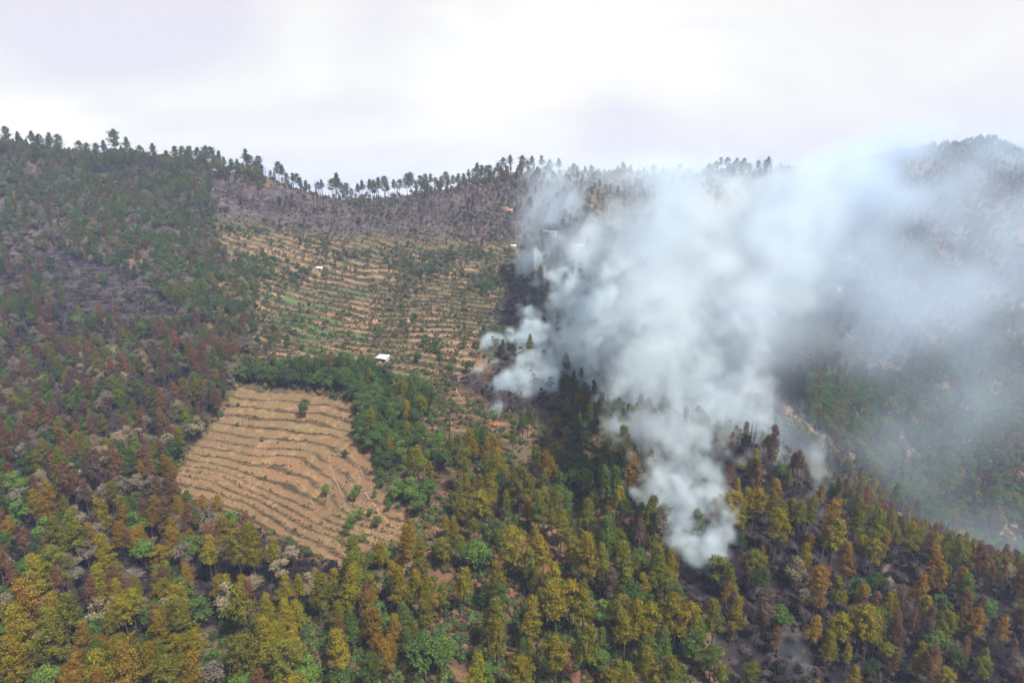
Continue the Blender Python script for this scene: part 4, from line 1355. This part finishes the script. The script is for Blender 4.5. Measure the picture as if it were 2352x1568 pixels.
# ------------------------------------------------------------------ buildings and other things people put here
M_WHITE = flat_mat('white_wall', (.50, .50, .48), noise=.08)
M_TIN = flat_mat('pale_roof_sheet', (.62, .63, .65), rough=.5, noise=.08, spec=.4)
M_MUD = flat_mat('mud_plaster', (.25, .175, .11), noise=.2)
M_STONE = flat_mat('stone_wall', (.24, .21, .19), noise=.4, scale=4)
M_ROSE = flat_mat('faded_red_roof', (.42, .22, .17), noise=.2)
M_DARK = flat_mat('dark_opening', (.05, .055, .06), rough=.5)
M_WOOD = flat_mat('weathered_wood', (.16, .12, .09), noise=.3)
M_PATH = flat_mat('trodden_earth', (.185, .115, .066), noise=.35, scale=.6)
M_HAY = flat_mat('hay', (.19, .115, .06), noise=.3, scale=5)


def box(lo, hi):
    v = np.array([(x, y, z) for x in (lo[0], hi[0]) for y in (lo[1], hi[1]) for z in (lo[2], hi[2])], float)
    return v, np.array([(0, 1, 3, 2), (4, 6, 7, 5), (0, 4, 5, 1), (2, 3, 7, 6), (0, 2, 6, 4), (1, 5, 7, 3)])


def bpart(name, parts, mat, parent):
    v, q = join(parts)
    return link(name, make_mesh(name, v, q, [mat], False), parent)


def slab(p0, p1, p2, p3, t):
    top = np.array([p0, p1, p2, p3], float)
    v = np.r_[top, top - [0, 0, t]]
    return v, np.array([(0, 1, 2, 3), (7, 6, 5, 4), (0, 4, 5, 1), (1, 5, 6, 2), (2, 6, 7, 3), (3, 7, 4, 0)])


def house(px, py, w, d, h, rz, wall, roof, label, gable=True, wins=3, storeys=1, cat='house', name='house'):
    p = hit(px, py)
    if p is None:
        return
    root = link(name, None, None, p, (0, 0, R(rz)))
    tag(root, label, cat)
    x0, x1, y0, y1 = -w / 2, w / 2, -d / 2, d / 2
    bpart('wall', [box((x0, y0, -2.5), (x1, y1, h))], wall, root)
    ov = .5
    if gable:
        rh = .24 * d + .5
        for s in (-1, 1):
            e = y0 - ov if s < 0 else y1 + ov
            bpart('roof_slope', [slab((x0 - ov, e, h - .1), (x1 + ov, e, h - .1), (x1 + ov, 0, h + rh), (x0 - ov, 0, h + rh), .14)], roof, root)
        for xx in (x0 + .02, x1 - .02):
            tri = np.array([(xx, y0, h), (xx, y1, h), (xx, 0, h + rh - .15), (xx, 0, h + rh - .15)], float)
            bpart('gable', [(tri, np.array([(0, 1, 2, 3)]))], wall, root)
    else:
        bpart('roof', [slab((x0 - ov, y0 - ov, h + .12), (x1 + ov, y0 - ov, h + .12), (x1 + ov, y1 + ov, h + .75), (x0 - ov, y1 + ov, h + .75), .16)], roof, root)
    sh = h / storeys
    for s in range(storeys):
        for k in range(wins):
            xc = x0 + w * (k + .5) / wins
            if s == 0 and k == wins // 2:
                bpart('door', [box((xc - .5, y0 - .06, .05), (xc + .5, y0 + .1, min(2.1, sh - .25)))], M_DARK, root)
            else:
                wn_ = bpart('window', [box((xc - .55, y0 - .05, s * sh + .95), (xc + .55, y0 + .1, s * sh + min(2.1, sh - .3)))], M_DARK, root)
                bpart('sill', [box((xc - .65, y0 - .16, s * sh + .83), (xc + .65, y0 + .05, s * sh + .93))], wall, wn_)
    return root


def shed(px, py, w, d, h, rz, label):
    p = hit(px, py)
    root = link('shed', None, None, p, (0, 0, R(rz)))
    tag(root, label, 'shed')
    x0, x1, y0, y1 = -w / 2, w / 2, -d / 2, d / 2
    bpart('roof', [slab((x0 - .4, y0 - .5, h), (x1 + .4, y0 - .5, h), (x1 + .4, y1 + .4, h + d * .26), (x0 - .4, y1 + .4, h + d * .26), .1)], M_TIN, root)
    bpart('back_wall', [box((x0, y1 - .3, -2), (x1, y1, h + d * .2))], M_STONE, root)
    bpart('side_wall', [box((x1 - .3, y0 + .6, -2), (x1, y1 - .32, h * .95))], M_STONE, root)
    for k in range(4):
        xx = x0 + .12 + (w - .5) * k / 3
        bpart('post', [box((xx - .09, y0, -2), (xx + .09, y0 + .18, h - .02))], M_WOOD, root)
    bpart('low_wall', [box((x0, y0 + .2, -2), (x0 + w * .55, y0 + .45, 1.0))], M_STONE, root)
    return root


shed(879, 829, 8.4, 5.6, 2.6, -24, 'open shed with a large plain white roof by the footpath')
shed(733, 620, 6.2, 4.0, 2.3, -14, 'small white-roofed hut at the top of the upper terraces')
house(1268, 543, 11.5, 5.5, 5.2, -16, M_WHITE, M_TIN, 'white two-storey house with pale roof at the smoke edge', False, 5, 2)
house(1290, 550, 8.0, 5.0, 3.0, -14, M_WHITE, M_ROSE, 'low house with faded red roof adjoining the white house', True, 3)
house(1252, 536, 5.0, 4.0, 2.8, -16, M_STONE, M_TIN, 'small stone outbuilding behind the white house', False, 2)
house(1322, 570, 11.0, 5.0, 3.0, -8, M_WHITE, M_TIN, 'long low white building in the smoke below the white house', True, 4)
house(1336, 572, 6.0, 5.0, 3.8, -4, M_MUD, M_TIN, 'tan house half lost in smoke beside the long white building', True, 2)
house(1160, 483, 8.5, 4.5, 3.2, -8, M_MUD, M_MUD, 'tan mud house high on the burnt slope', False, 3)
house(1172, 488, 6.0, 4.0, 2.6, -8, M_MUD, M_ROSE, 'mud outbuilding adjoining the tan mud house', True, 2)
house(1179, 570, 6.0, 4.0, 3.0, -12, M_MUD, M_TIN, 'small pale hut beside the burnt terraces', False, 2)
house(1777, 727, 7.5, 5.0, 4.6, -6, M_WHITE, M_TIN, 'pale house standing on the far terraces within the smoke', True, 3)
house(1883, 665, 13.0, 5.0, 3.6, -5, M_WHITE, M_TIN, 'long whitish house row above the far terraces', True, 5)
house(1921, 670, 11.0, 5.0, 4.4, -4, M_WHITE, M_TIN, 'blocky whitish house next to the long house row', False, 4)
house(1556, 697, 11.0, 5.0, 3.2, -6, M_WHITE, M_TIN, 'pale roofed house nearly hidden by the thick smoke', True, 3)
house(1620, 523, 14.0, 5.0, 3.4, -8, M_MUD, M_TIN, 'tan house row faint in smoke under the ridge', True, 4)

# footpaths: narrow draped ribbons of trodden earth
def c8(l): return [(804 + a * .1709, 746.5 + b * .1709) for a, b in l]


PATHS = [(c8([(590, 60), (540, 110), (510, 170), (480, 230)]), .8), (c8([(150, 330), (210, 360), (270, 415), (350, 450), (480, 510), (600, 540)]), 1.0),
         (c8([(260, 470), (275, 540), (300, 590), (400, 660), (530, 700)]), .8), (c8([(760, 560), (830, 600), (900, 630), (955, 680)]), .7),
         (c8([(1330, 800), (1420, 850), (1440, 910), (1485, 980), (1540, 1050)]), .8), (c8([(1450, 760), (1460, 700), (1560, 680), (1640, 650), (1620, 600)]), .7),
         (c3([(980, 960), (1020, 990), (1060, 1040), (1085, 1100), (1110, 1150)]), .5),
         (c3([(1340, 790), (1385, 840), (1430, 920), (1500, 960)]), .7), (c3([(1450, 1040), (1500, 1120), (1560, 1200), (1620, 1260), (1700, 1290)]), 1.0),
         (c3([(580, 320), (600, 345), (640, 360), (720, 365)]), 1.0), (c3([(1210, 860), (1230, 930), (1290, 1060), (1350, 1100)]), .7),
         ([(1190, 520), (1215, 524), (1240, 532), (1262, 541)], 1.4), ([(1096, 556), (1100, 548), (1112, 546), (1122, 552)], 1.0), ([(905, 458 + 28), (940, 490), (985, 500)], 1.0)]
for pts, wd in PATHS:
    dense = []
    for (a, b), (c, d) in zip(pts[:-1], pts[1:]):
        for t in np.linspace(0, 1, 14, endpoint=False):
            dense.append((a + (c - a) * t, b + (d - b) * t))
    w3 = [hit(a, b) for a, b in dense]
    w3 = np.array([w for w in w3 if w is not None])
    if len(w3) < 4:
        continue
    w3[:, 0] += 1.2 * (vnoise(np.arange(len(w3)) / 5.0, np.full(len(w3), wd * 9), 6) - .5)
    w3[1:-1, :2] = (w3[:-2, :2] + w3[1:-1, :2] + w3[2:, :2]) / 3
    tdir = np.gradient(w3[:, :2], axis=0)
    tdir /= np.linalg.norm(tdir, axis=1)[:, None] + 1e-9
    nrm = np.c_[-tdir[:, 1], tdir[:, 0]] * wd * .32 * (.6 + .8 * vnoise(np.arange(len(w3)) / 2.0, np.zeros(len(w3)), 5))[:, None]
    lft, rgt = w3[:, :2] + nrm, w3[:, :2] - nrm
    v = np.r_[np.c_[lft, gz(lft[:, 0], lft[:, 1]) + .12], np.c_[rgt, gz(rgt[:, 0], rgt[:, 1]) + .12]]
    m_ = len(w3)
    q = np.array([(i, i + 1, m_ + i + 1, m_ + i) for i in range(m_ - 1)])
    tag(link('footpath', make_mesh('footpath', v, q, [M_PATH])), 'narrow trodden earth footpath', 'path', None, 'structure')

# haystacks on the crop terraces
for (px, py, lab) in ((864, 742, 'conical haystack at the end of the green crop strips'), (858, 744, 'rounded haystack touching the conical haystack'), (938, 742, 'lone haystack on the dry terrace above the scrub')):
    p = hit(px, py)
    a = np.linspace(0, 6.283, 13)[:-1]
    prof = [(1.7, -.3), (1.9, .6), (1.75, 1.5), (1.2, 2.5), (.5, 3.3), (.08, 3.8)]
    r_ = np.random.default_rng(int(px))
    v = np.concatenate([np.c_[np.cos(a) * rr, np.sin(a) * rr, np.full(12, zz)] * r_.uniform(.93, 1.07, (12, 1)) for rr, zz in prof])
    q = np.array([(i * 12 + k, i * 12 + (k + 1) % 12, (i + 1) * 12 + (k + 1) % 12, (i + 1) * 12 + k) for i in range(5) for k in range(12)])
    root = link('haystack', None, None, p)
    tag(root, lab, 'haystack')
    link('stack', make_mesh('stack', v, q, [M_HAY]), root)
    bpart('pole', [tube([(0, 0, 3), (0, 0, 4.6)], [.06, .04], 5)], M_WOOD, root)

# two onlookers by the fire
def person(px, py, top, leg, rz, label):
    p = hit(px, py)
    root = link('person', None, None, p, (0, 0, R(rz)))
    tag(root, label, 'person')
    J = {'pel': (0, 0, .95, .15), 'che': (0, .01, 1.32, .17), 'nek': (0, 0, 1.50, .06), 'hd0': (0, -.01, 1.58, .09), 'hd1': (0, -.01, 1.70, .10),
         'lk': (-.11, -.02, .52, .075), 'la': (-.12, .02, .09, .05), 'lt': (-.12, -.16, .04, .04), 'rk': (.11, -.04, .52, .075), 'ra': (.13, .0, .09, .05), 'rt': (.14, -.18, .04, .04),
         'ls': (-.2, .01, 1.40, .07), 'le': (-.27, .04, 1.12, .05), 'lw': (-.25, -.06, .88, .035), 'rs': (.2, .01, 1.40, .07), 're': (.28, .03, 1.13, .05), 'rw': (.24, -.1, .9, .035)}
    E = [('pel', 'che'), ('che', 'nek'), ('nek', 'hd0'), ('hd0', 'hd1'), ('pel', 'lk'), ('lk', 'la'), ('la', 'lt'), ('pel', 'rk'), ('rk', 'ra'), ('ra', 'rt'),
         ('che', 'ls'), ('ls', 'le'), ('le', 'lw'), ('che', 'rs'), ('rs', 're'), ('re', 'rw')]
    ks = list(J)
    me = bpy.data.meshes.new('body')
    me.from_pydata([J[k][:3] for k in ks], [(ks.index(a), ks.index(b)) for a, b in E], [])
    for m_ in (top, leg, M_SKIN):
        me.materials.append(m_)
    b = link('body', me, root)
    b.modifiers.new('skin', 'SKIN')
    for i, k in enumerate(ks):
        me.skin_vertices[0].data[i].radius = (J[k][3], J[k][3])
    me.skin_vertices[0].data[0].use_root = True
    b.modifiers.new('smooth', 'SUBSURF').render_levels = 1


M_SKIN = flat_mat('skin', (.28, .17, .11))
person(1070, 975, flat_mat('maroon_cloth', (.07, .02, .035)), flat_mat('dark_cloth', (.03, .03, .035)), 200, 'person in dark maroon clothes standing on the dry slope')
person(1111, 972, flat_mat('plum_cloth', (.06, .015, .04)), flat_mat('dark_trousers', (.04, .035, .04)), 150, 'person in dark plum clothes standing close to the flames')

# flames
def flame_mat():
    m, n, l = new_mat('flame')
    o = n.new('ShaderNodeOutputMaterial')
    e = n.new('ShaderNodeEmission')
    e.inputs['Color'].default_value = (1.0, .16, .035, 1)
    e.inputs['Strength'].default_value = .55
    l.new(e.outputs[0], o.inputs['Surface'])
    return m


M_FLAME = flame_mat()


def flame(px, py, w, h, n_, label):
    p = hit(px, py)
    root = link('flame', None, None, (p[0], p[1], float(gz(p[0], p[1]))))
    tag(root, label, 'fire')
    r_ = np.random.default_rng(int(px * 7 + py))
    for k in range(n_):
        x0 = r_.uniform(-.5, .5) * w
        y0 = r_.uniform(-.3, .3) * w
        hh = h * r_.uniform(.4, 1.0) * (1 - .6 * abs(x0) / w)
        zz = np.linspace(-.2, hh, 6)
        sway = r_.uniform(-.25, .25)
        pts = np.c_[x0 + sway * zz + .12 * np.sin(zz * 2 + k), np.full(6, y0), zz]
        bpart('flame_tongue', [tube(pts, np.array([.16, .24, .22, .15, .08, .01]) * (.7 + .5 * hh / h), 6)], M_FLAME, root)


flame(1139, 976, 4.0, 2.4, 7, 'orange flames burning in the grass near the two people')
flame(1134, 957, 2.0, 2.2, 4, 'small flame licking up behind the main grass fire')
flame(1718, 1300, 3.2, .8, 6, 'low orange flames creeping over the ash beside the smoke column')
flame(1426, 1231, 1.6, 2.2, 4, 'red flame flickering between the pine trunks at the smoke edge')
flame(1447, 1266, 1.6, 1.8, 3, 'tiny red flame under the dark trees at the smoke edge')

# ------------------------------------------------------------------ smoke
def noise3(shape, vox, period, seed, octs=4, gain=.55):
    out = np.zeros(shape, 'f4')
    amp, tot = 1.0, 0.0
    for o in range(octs):
        r_ = np.random.default_rng(seed + o)
        per = period / 2.0 ** o
        if per < vox * 1.6:
            break
        off = r_.uniform(0, 1, 3)
        co_ = [np.arange(s) * vox / per + f for s, f in zip(shape, off)]
        lat = r_.random([int(c[-1]) + 3 for c in co_]).astype('f4')
        for ax, c in enumerate(co_):
            i = np.floor(c).astype(int)
            f = c - i
            f = (f * f * (3 - 2 * f)).astype('f4')
            sh = [1, 1, 1]
            sh[ax] = -1
            f = f.reshape(sh)
            lat = np.take(lat, i, ax) * (1 - f) + np.take(lat, i + 1, ax) * f
        out += amp * lat
        tot += amp
        amp *= gain
    return out / tot


def world_nodes(nodes):
    out = []
    for (px, py, Yu, r_, d_) in nodes:
        if Yu is None:
            p = hit(px, py)
            out.append((p[0], p[1], p[2] + .6, r_, d_))
        else:
            x, y, z = at(px, py, Yu * S)
            out.append((float(x), float(y), float(z), r_, d_))
    return np.array(out)


def smoke_object(name, plumes, vox, period, color, label, seed, erode=1.3, soft=1.0, puff=True, aniso=.15, billow=.55, mist=False):
    """plumes: node lists (picture x, y, distance in table units, radius m, density per m); puffs of smoke strung along them fill a voxel grid"""
    r_ = np.random.default_rng(seed)
    balls = []
    for nodes in plumes:
        nd = world_nodes(nodes)
        seg = np.linalg.norm(np.diff(nd[:, :3], axis=0), axis=1)
        tot = np.r_[0, np.cumsum(seg)]
        s = 0.0
        while s <= tot[-1] + 1e-6:
            c = np.array([np.interp(s, tot, nd[:, k]) for k in range(5)])
            balls.append(c.copy())
            balls[-1][3] *= .80
            if puff:
                for _ in range(5):
                    d = r_.normal(size=3)
                    d /= np.linalg.norm(d)
                    b = c.copy()
                    b[:3] += d * c[3] * r_.uniform(.35, .85) * np.array([1, 1, .85])
                    b[3] = c[3] * r_.uniform(.25, billow)
                    b[4] = c[4] * r_.uniform(.7, 1.5)
                    balls.append(b)
            s += max(c[3] * .42, vox * 1.5)
    B = np.array(balls)
    lo = (B[:, :3] - B[:, 3:4] * 1.3).min(0) - 2 * vox
    hi = (B[:, :3] + B[:, 3:4] * 1.3).max(0) + 2 * vox
    nx, ny, nz = (int(v) for v in np.ceil((hi - lo) / vox) + 1)
    hi = lo + vox * (np.array([nx, ny, nz]) - 1)
    X = lo[0] + vox * np.arange(nx)
    Y = lo[1] + vox * np.arange(ny)
    Z = lo[2] + vox * np.arange(nz)
    shape_ = np.full((nz, ny, nx), -1.0, 'f4')
    dens_ = np.zeros((nz, ny, nx), 'f4')
    acc_ = np.zeros((nz, ny, nx), 'f4') if mist else None
    for (bx_, by_, bz_, br, bd) in B:
        R_ = br * 1.45
        i0, i1 = np.searchsorted(X, (bx_ - R_, bx_ + R_))
        j0, j1 = np.searchsorted(Y, (by_ - R_, by_ + R_))
        k0, k1 = np.searchsorted(Z, (bz_ - R_, bz_ + R_))
        if i1 <= i0 or j1 <= j0 or k1 <= k0:
            continue
        d = np.sqrt(((X[i0:i1] - bx_) ** 2)[None, None] + ((Y[j0:j1] - by_) ** 2)[None, :, None] + ((Z[k0:k1] - bz_) ** 2)[:, None, None])
        f = (1 - d / br).astype('f4')
        sl = (slice(k0, k1), slice(j0, j1), slice(i0, i1))
        if mist:     # soft overlapping clouds that add up
            g_ = np.clip(1 - (d / R_) ** 2, 0, 1)
            acc_[sl] = np.maximum(acc_[sl], bd * g_ * g_) + .25 * np.minimum(acc_[sl], bd * g_ * g_)
            continue
        old = shape_[sl]
        better = f > old
        dens_[sl] = np.where(better, bd, dens_[sl])
        shape_[sl] = np.where(better, f, old)
    nz3 = noise3((nz, ny, nx), vox, period, seed, 6, .68)
    nz3 = (nz3 - nz3.mean()) / (nz3.std() + 1e-6)
    if mist:
        D = acc_ * np.clip(1 + erode * .5 * nz3, 0, 3)
    else:
        q = np.clip((shape_ + erode * .22 * nz3) / soft, 0, 1)
        q = q * q * (3 - 2 * q)
        D = q * dens_ * np.clip(1 + .5 * nz3, .05, 2.6)
    D = D.astype('f4')
    # the ground is solid: no smoke inside it
    g = gz(*np.meshgrid(X, Y))
    D *= (Z[:, None, None] > g[None] - vox)
    D[D < D.max() * .004] = 0
    D[0] = D[-1] = 0
    D[:, 0] = D[:, -1] = 0
    D[:, :, 0] = D[:, :, -1] = 0
    me = bpy.data.meshes.new(name)
    me.vertices.add(nx * ny * nz)
    zz, yy_, xx_ = np.meshgrid(Z, Y, X, indexing='ij')
    me.vertices.foreach_set('co', np.stack([xx_, yy_, zz], -1).astype('f4').ravel())
    me.attributes.new('amount', 'FLOAT', 'POINT').data.foreach_set('value', D.ravel())
    m, n, l = new_mat(name)
    o = n.new('ShaderNodeOutputMaterial')
    pv = n.new('ShaderNodeVolumePrincipled')
    pv.inputs['Color'].default_value = color + (1,)
    pv.inputs['Density'].default_value = 1.0
    pv.inputs['Anisotropy'].default_value = aniso
    l.new(pv.outputs[0], o.inputs['Volume'])
    me.materials.append(m)
    ob = link(name, me)
    ng = bpy.data.node_groups.new(name, 'GeometryNodeTree')
    ng.interface.new_socket('Geometry', in_out='INPUT', socket_type='NodeSocketGeometry')
    ng.interface.new_socket('Geometry', in_out='OUTPUT', socket_type='NodeSocketGeometry')
    N, L = ng.nodes.new, ng.links.new
    gi, go = N('NodeGroupInput'), N('NodeGroupOutput')
    vc = N('GeometryNodeVolumeCube')
    vc.inputs['Min'].default_value = lo
    vc.inputs['Max'].default_value = hi
    for ax, v in zip('XYZ', (nx, ny, nz)):
        vc.inputs['Resolution ' + ax].default_value = v
    cur = N('GeometryNodeInputPosition').outputs[0]
    for op, val in (('SUBTRACT', lo), ('MULTIPLY', (1 / vox,) * 3), ('ADD', (.5,) * 3), ('FLOOR', None)):
        vm = N('ShaderNodeVectorMath')
        vm.operation = op
        L(cur, vm.inputs[0])
        if val is not None:
            vm.inputs[1].default_value = val
        cur = vm.outputs[0]
    dt = N('ShaderNodeVectorMath')
    dt.operation = 'DOT_PRODUCT'
    dt.inputs[1].default_value = (1, nx, nx * ny)
    L(cur, dt.inputs[0])
    si = N('GeometryNodeSampleIndex')
    si.data_type = 'FLOAT'
    na = N('GeometryNodeInputNamedAttribute')
    na.data_type = 'FLOAT'
    na.inputs[0].default_value = 'amount'
    L(gi.outputs[0], si.inputs[0])
    L(na.outputs[0], si.inputs['Value'])
    L(dt.outputs['Value'], si.inputs['Index'])
    L(si.outputs[0], vc.inputs['Density'])
    sm = N('GeometryNodeSetMaterial')
    sm.inputs['Material'].default_value = m
    L(vc.outputs[0], sm.inputs[0])
    L(sm.outputs[0], go.inputs[0])
    ob.modifiers.new('voxels', 'NODES').node_group = ng
    print(name, nx, ny, nz, nx * ny * nz)
    return tag(ob, label, 'smoke', None, 'stuff')


smoke_object('smoke_column', [
    [(1604, 1378, None, 4, .05), (1598, 1338, 145, 7, .08), (1588, 1290, 148, 10, .10), (1584, 1230, 150, 14, 0.111), (1582, 1160, 155, 17, 0.098), (1572, 1090, 162, 21, .048), (1560, 1020, 172, 27, .034),
     (1548, 950, 185, 33, .028), (1545, 890, 200, 38, .023), (1550, 830, 218, 42, .017)],
    [(1398, 1010, 222, 6, .06), (1410, 955, 226, 11, .075), (1425, 908, 232, 14, .065), (1452, 850, 242, 19, .042), (1488, 795, 256, 25, .026)],
    [(1690, 1010, 206, 9, .025), (1670, 960, 212, 18, .032), (1640, 900, 222, 25, .030), (1640, 830, 240, 30, .024)],
    [(1885, 1200, None, 3, .02), (1880, 1150, 176, 5, .028), (1895, 1090, 182, 7, .022), (1870, 1040, 190, 9, .015)],
    [(1800, 1120, None, 3, .02), (1785, 1080, 188, 7, .022), (1770, 1040, 196, 10, .018)],
    [(1830, 1545, None, 4, .014), (1815, 1510, 124, 6, .014), (1800, 1470, 128, 8, .009)],
    ], 1.1, 15, (.64, .725, .785), 'thick white smoke column rising from the burning pines', 31, 2.3, 1.15)
smoke_object('ground_smoke', [
    [(1092, 864, None, 4, 0.054), (1120, 840, 264, 8, 0.090), (1150, 806, 274, 13, 0.099), (1162, 780, 281, 11, 0.072), (1200, 800, 280, 18, 0.081), (1250, 790, 290, 22, 0.063), (1300, 750, 305, 31, 0.040), (1340, 690, 335, 39, 0.029)],
    [(1128, 962, None, 4, 0.054), (1142, 930, 231, 11, 0.054), (1175, 908, 236, 18, 0.061), (1230, 900, 244, 24, 0.054), (1290, 865, 260, 29, 0.036), (1330, 800, 285, 36, 0.029)],
    [(1345, 905, 265, 7, 0.063), (1350, 870, 272, 13, 0.072), (1375, 830, 282, 18, 0.063), (1400, 790, 300, 25, 0.036)],
    [(1196, 640, None, 6, 0.036), (1205, 615, 375, 13, 0.045), (1215, 590, 385, 17, 0.022)],
    ], 1.5, 15, (.64, .75, .82), 'thin pale smoke drifting off the grass fire', 41, 2.3, 1.15)
smoke_object('smoke_bank', [
    [(1540, 850, 225, 30, .011), (1550, 760, 262, 44, .012), (1580, 680, 305, 56, .011), (1640, 610, 360, 70, .009), (1720, 540, 430, 76, .0080), (1830, 490, 500, 72, .007)],
    [(1420, 820, 290, 24, .010), (1400, 740, 330, 42, .012), (1410, 660, 370, 54, .012), (1420, 570, 420, 60, .010), (1410, 490, 480, 58, .008)],
    [(1660, 840, 245, 26, .012), (1670, 760, 275, 36, .011), (1720, 660, 330, 46, .008), (1790, 560, 420, 60, .007), (1880, 490, 500, 60, .005)],
    [(1480, 600, 430, 56, .006), (1520, 510, 500, 60, .006)],
    ], 4.2, 38, (.65, .74, .81), 'broad bank of white smoke spreading over the hillside', 51, 1.9, 1.5, True, .15, .6)
smoke_object('smoke_veil', [
    [(1320, 760, 330, 40, .005), (1285, 650, 400, 48, .009), (1275, 560, 450, 54, .011), (1265, 470, 530, 56, .011), (1270, 420, 590, 50, .010)],
    [(1300, 440, 570, 55, .010), (1420, 440, 580, 60, .012), (1540, 440, 590, 60, .012), (1660, 440, 610, 60, .012), (1780, 440, 630, 60, .011), (1900, 430, 650, 60, .009)],
    [(1480, 760, 300, 60, .005), (1500, 640, 380, 80, .006), (1500, 520, 480, 80, .007), (1500, 450, 570, 70, .006)],
    [(1720, 800, 280, 50, .005), (1760, 660, 360, 75, .006), (1800, 540, 460, 85, .006), (1850, 460, 560, 80, .006), (1960, 420, 650, 80, .005)],
    [(1440, 900, 250, 30, .008), (1520, 930, 230, 36, .010), (1620, 930, 222, 40, .011), (1700, 960, 216, 34, .010), (1760, 1000, 210, 26, .008)],
    [(1640, 1060, 190, 18, .008), (1690, 1040, 195, 20, .010), (1760, 1030, 200, 20, .008)],
    ], 8.0, 80, (.63, .74, .85), 'translucent pale smoke spreading over the ridge', 71, 1.0, 1.0, False, .15, .7, True)
smoke_object('blue_smoke', [
    [(1840, 900, 330, 70, 0.00125), (1950, 800, 390, 90, 0.00136), (2050, 690, 450, 105, 0.00148), (2150, 570, 540, 110, 0.00148), (2220, 450, 640, 100, 0.00141)],
    [(1980, 1080, 300, 56, 0.00155), (2100, 1020, 350, 80, 0.00164), (2250, 920, 400, 95, 0.00155), (2400, 820, 450, 110, 0.00155)],
    [(2080, 1230, 262, 36, 0.00128), (2220, 1270, 258, 50, 0.00153), (2400, 1290, 262, 60, 0.00171)],
    [(1930, 620, 460, 90, 0.00369), (2050, 510, 560, 95, 0.00369), (2180, 430, 660, 90, 0.00351)],
    [(1780, 980, 232, 24, 0.00465), (1850, 1030, 228, 24, 0.00465), (1950, 1120, 218, 22, 0.00465), (2050, 1200, 200, 20, 0.00388)],
    [(2000, 720, 410, 95, 0.00221), (2150, 680, 460, 105, 0.00221), (2320, 620, 510, 115, 0.00234), (2420, 500, 600, 115, 0.00234)],
    [(1900, 480, 560, 80, .008), (1980, 420, 630, 85, .009), (2100, 370, 680, 90, .009), (2220, 345, 700, 90, .009), (2350, 360, 700, 95, .009), (2450, 420, 690, 95, .008)],
    ], 9.0, 100, (.55, .67, .81), 'thin bluish smoke filling the ravine and veiling the far slopes', 61, 1.3, 1.0, False, .1, .7, True)

# ------------------------------------------------------------------ haze over the whole valley
top_z = float(GZ.max()) + 45
low_z = float(GZ.min()) - 1.0 - 2
hv, hq = box((-4700, -800, low_z), (4700, 4800, top_z))
hm, hn, hl = new_mat('haze')
ho = hn.new('ShaderNodeOutputMaterial')
hp = hn.new('ShaderNodeVolumePrincipled')
hp.inputs['Density'].default_value = HAZE_DENSITY
hp.inputs['Color'].default_value = HAZE_COLOR + (1,)
hl.new(hp.outputs[0], ho.inputs['Volume'])
tag(link('haze', make_mesh('haze', hv, hq, [hm], False)), 'pale blue haze filling the valley air', 'haze', None, 'stuff')
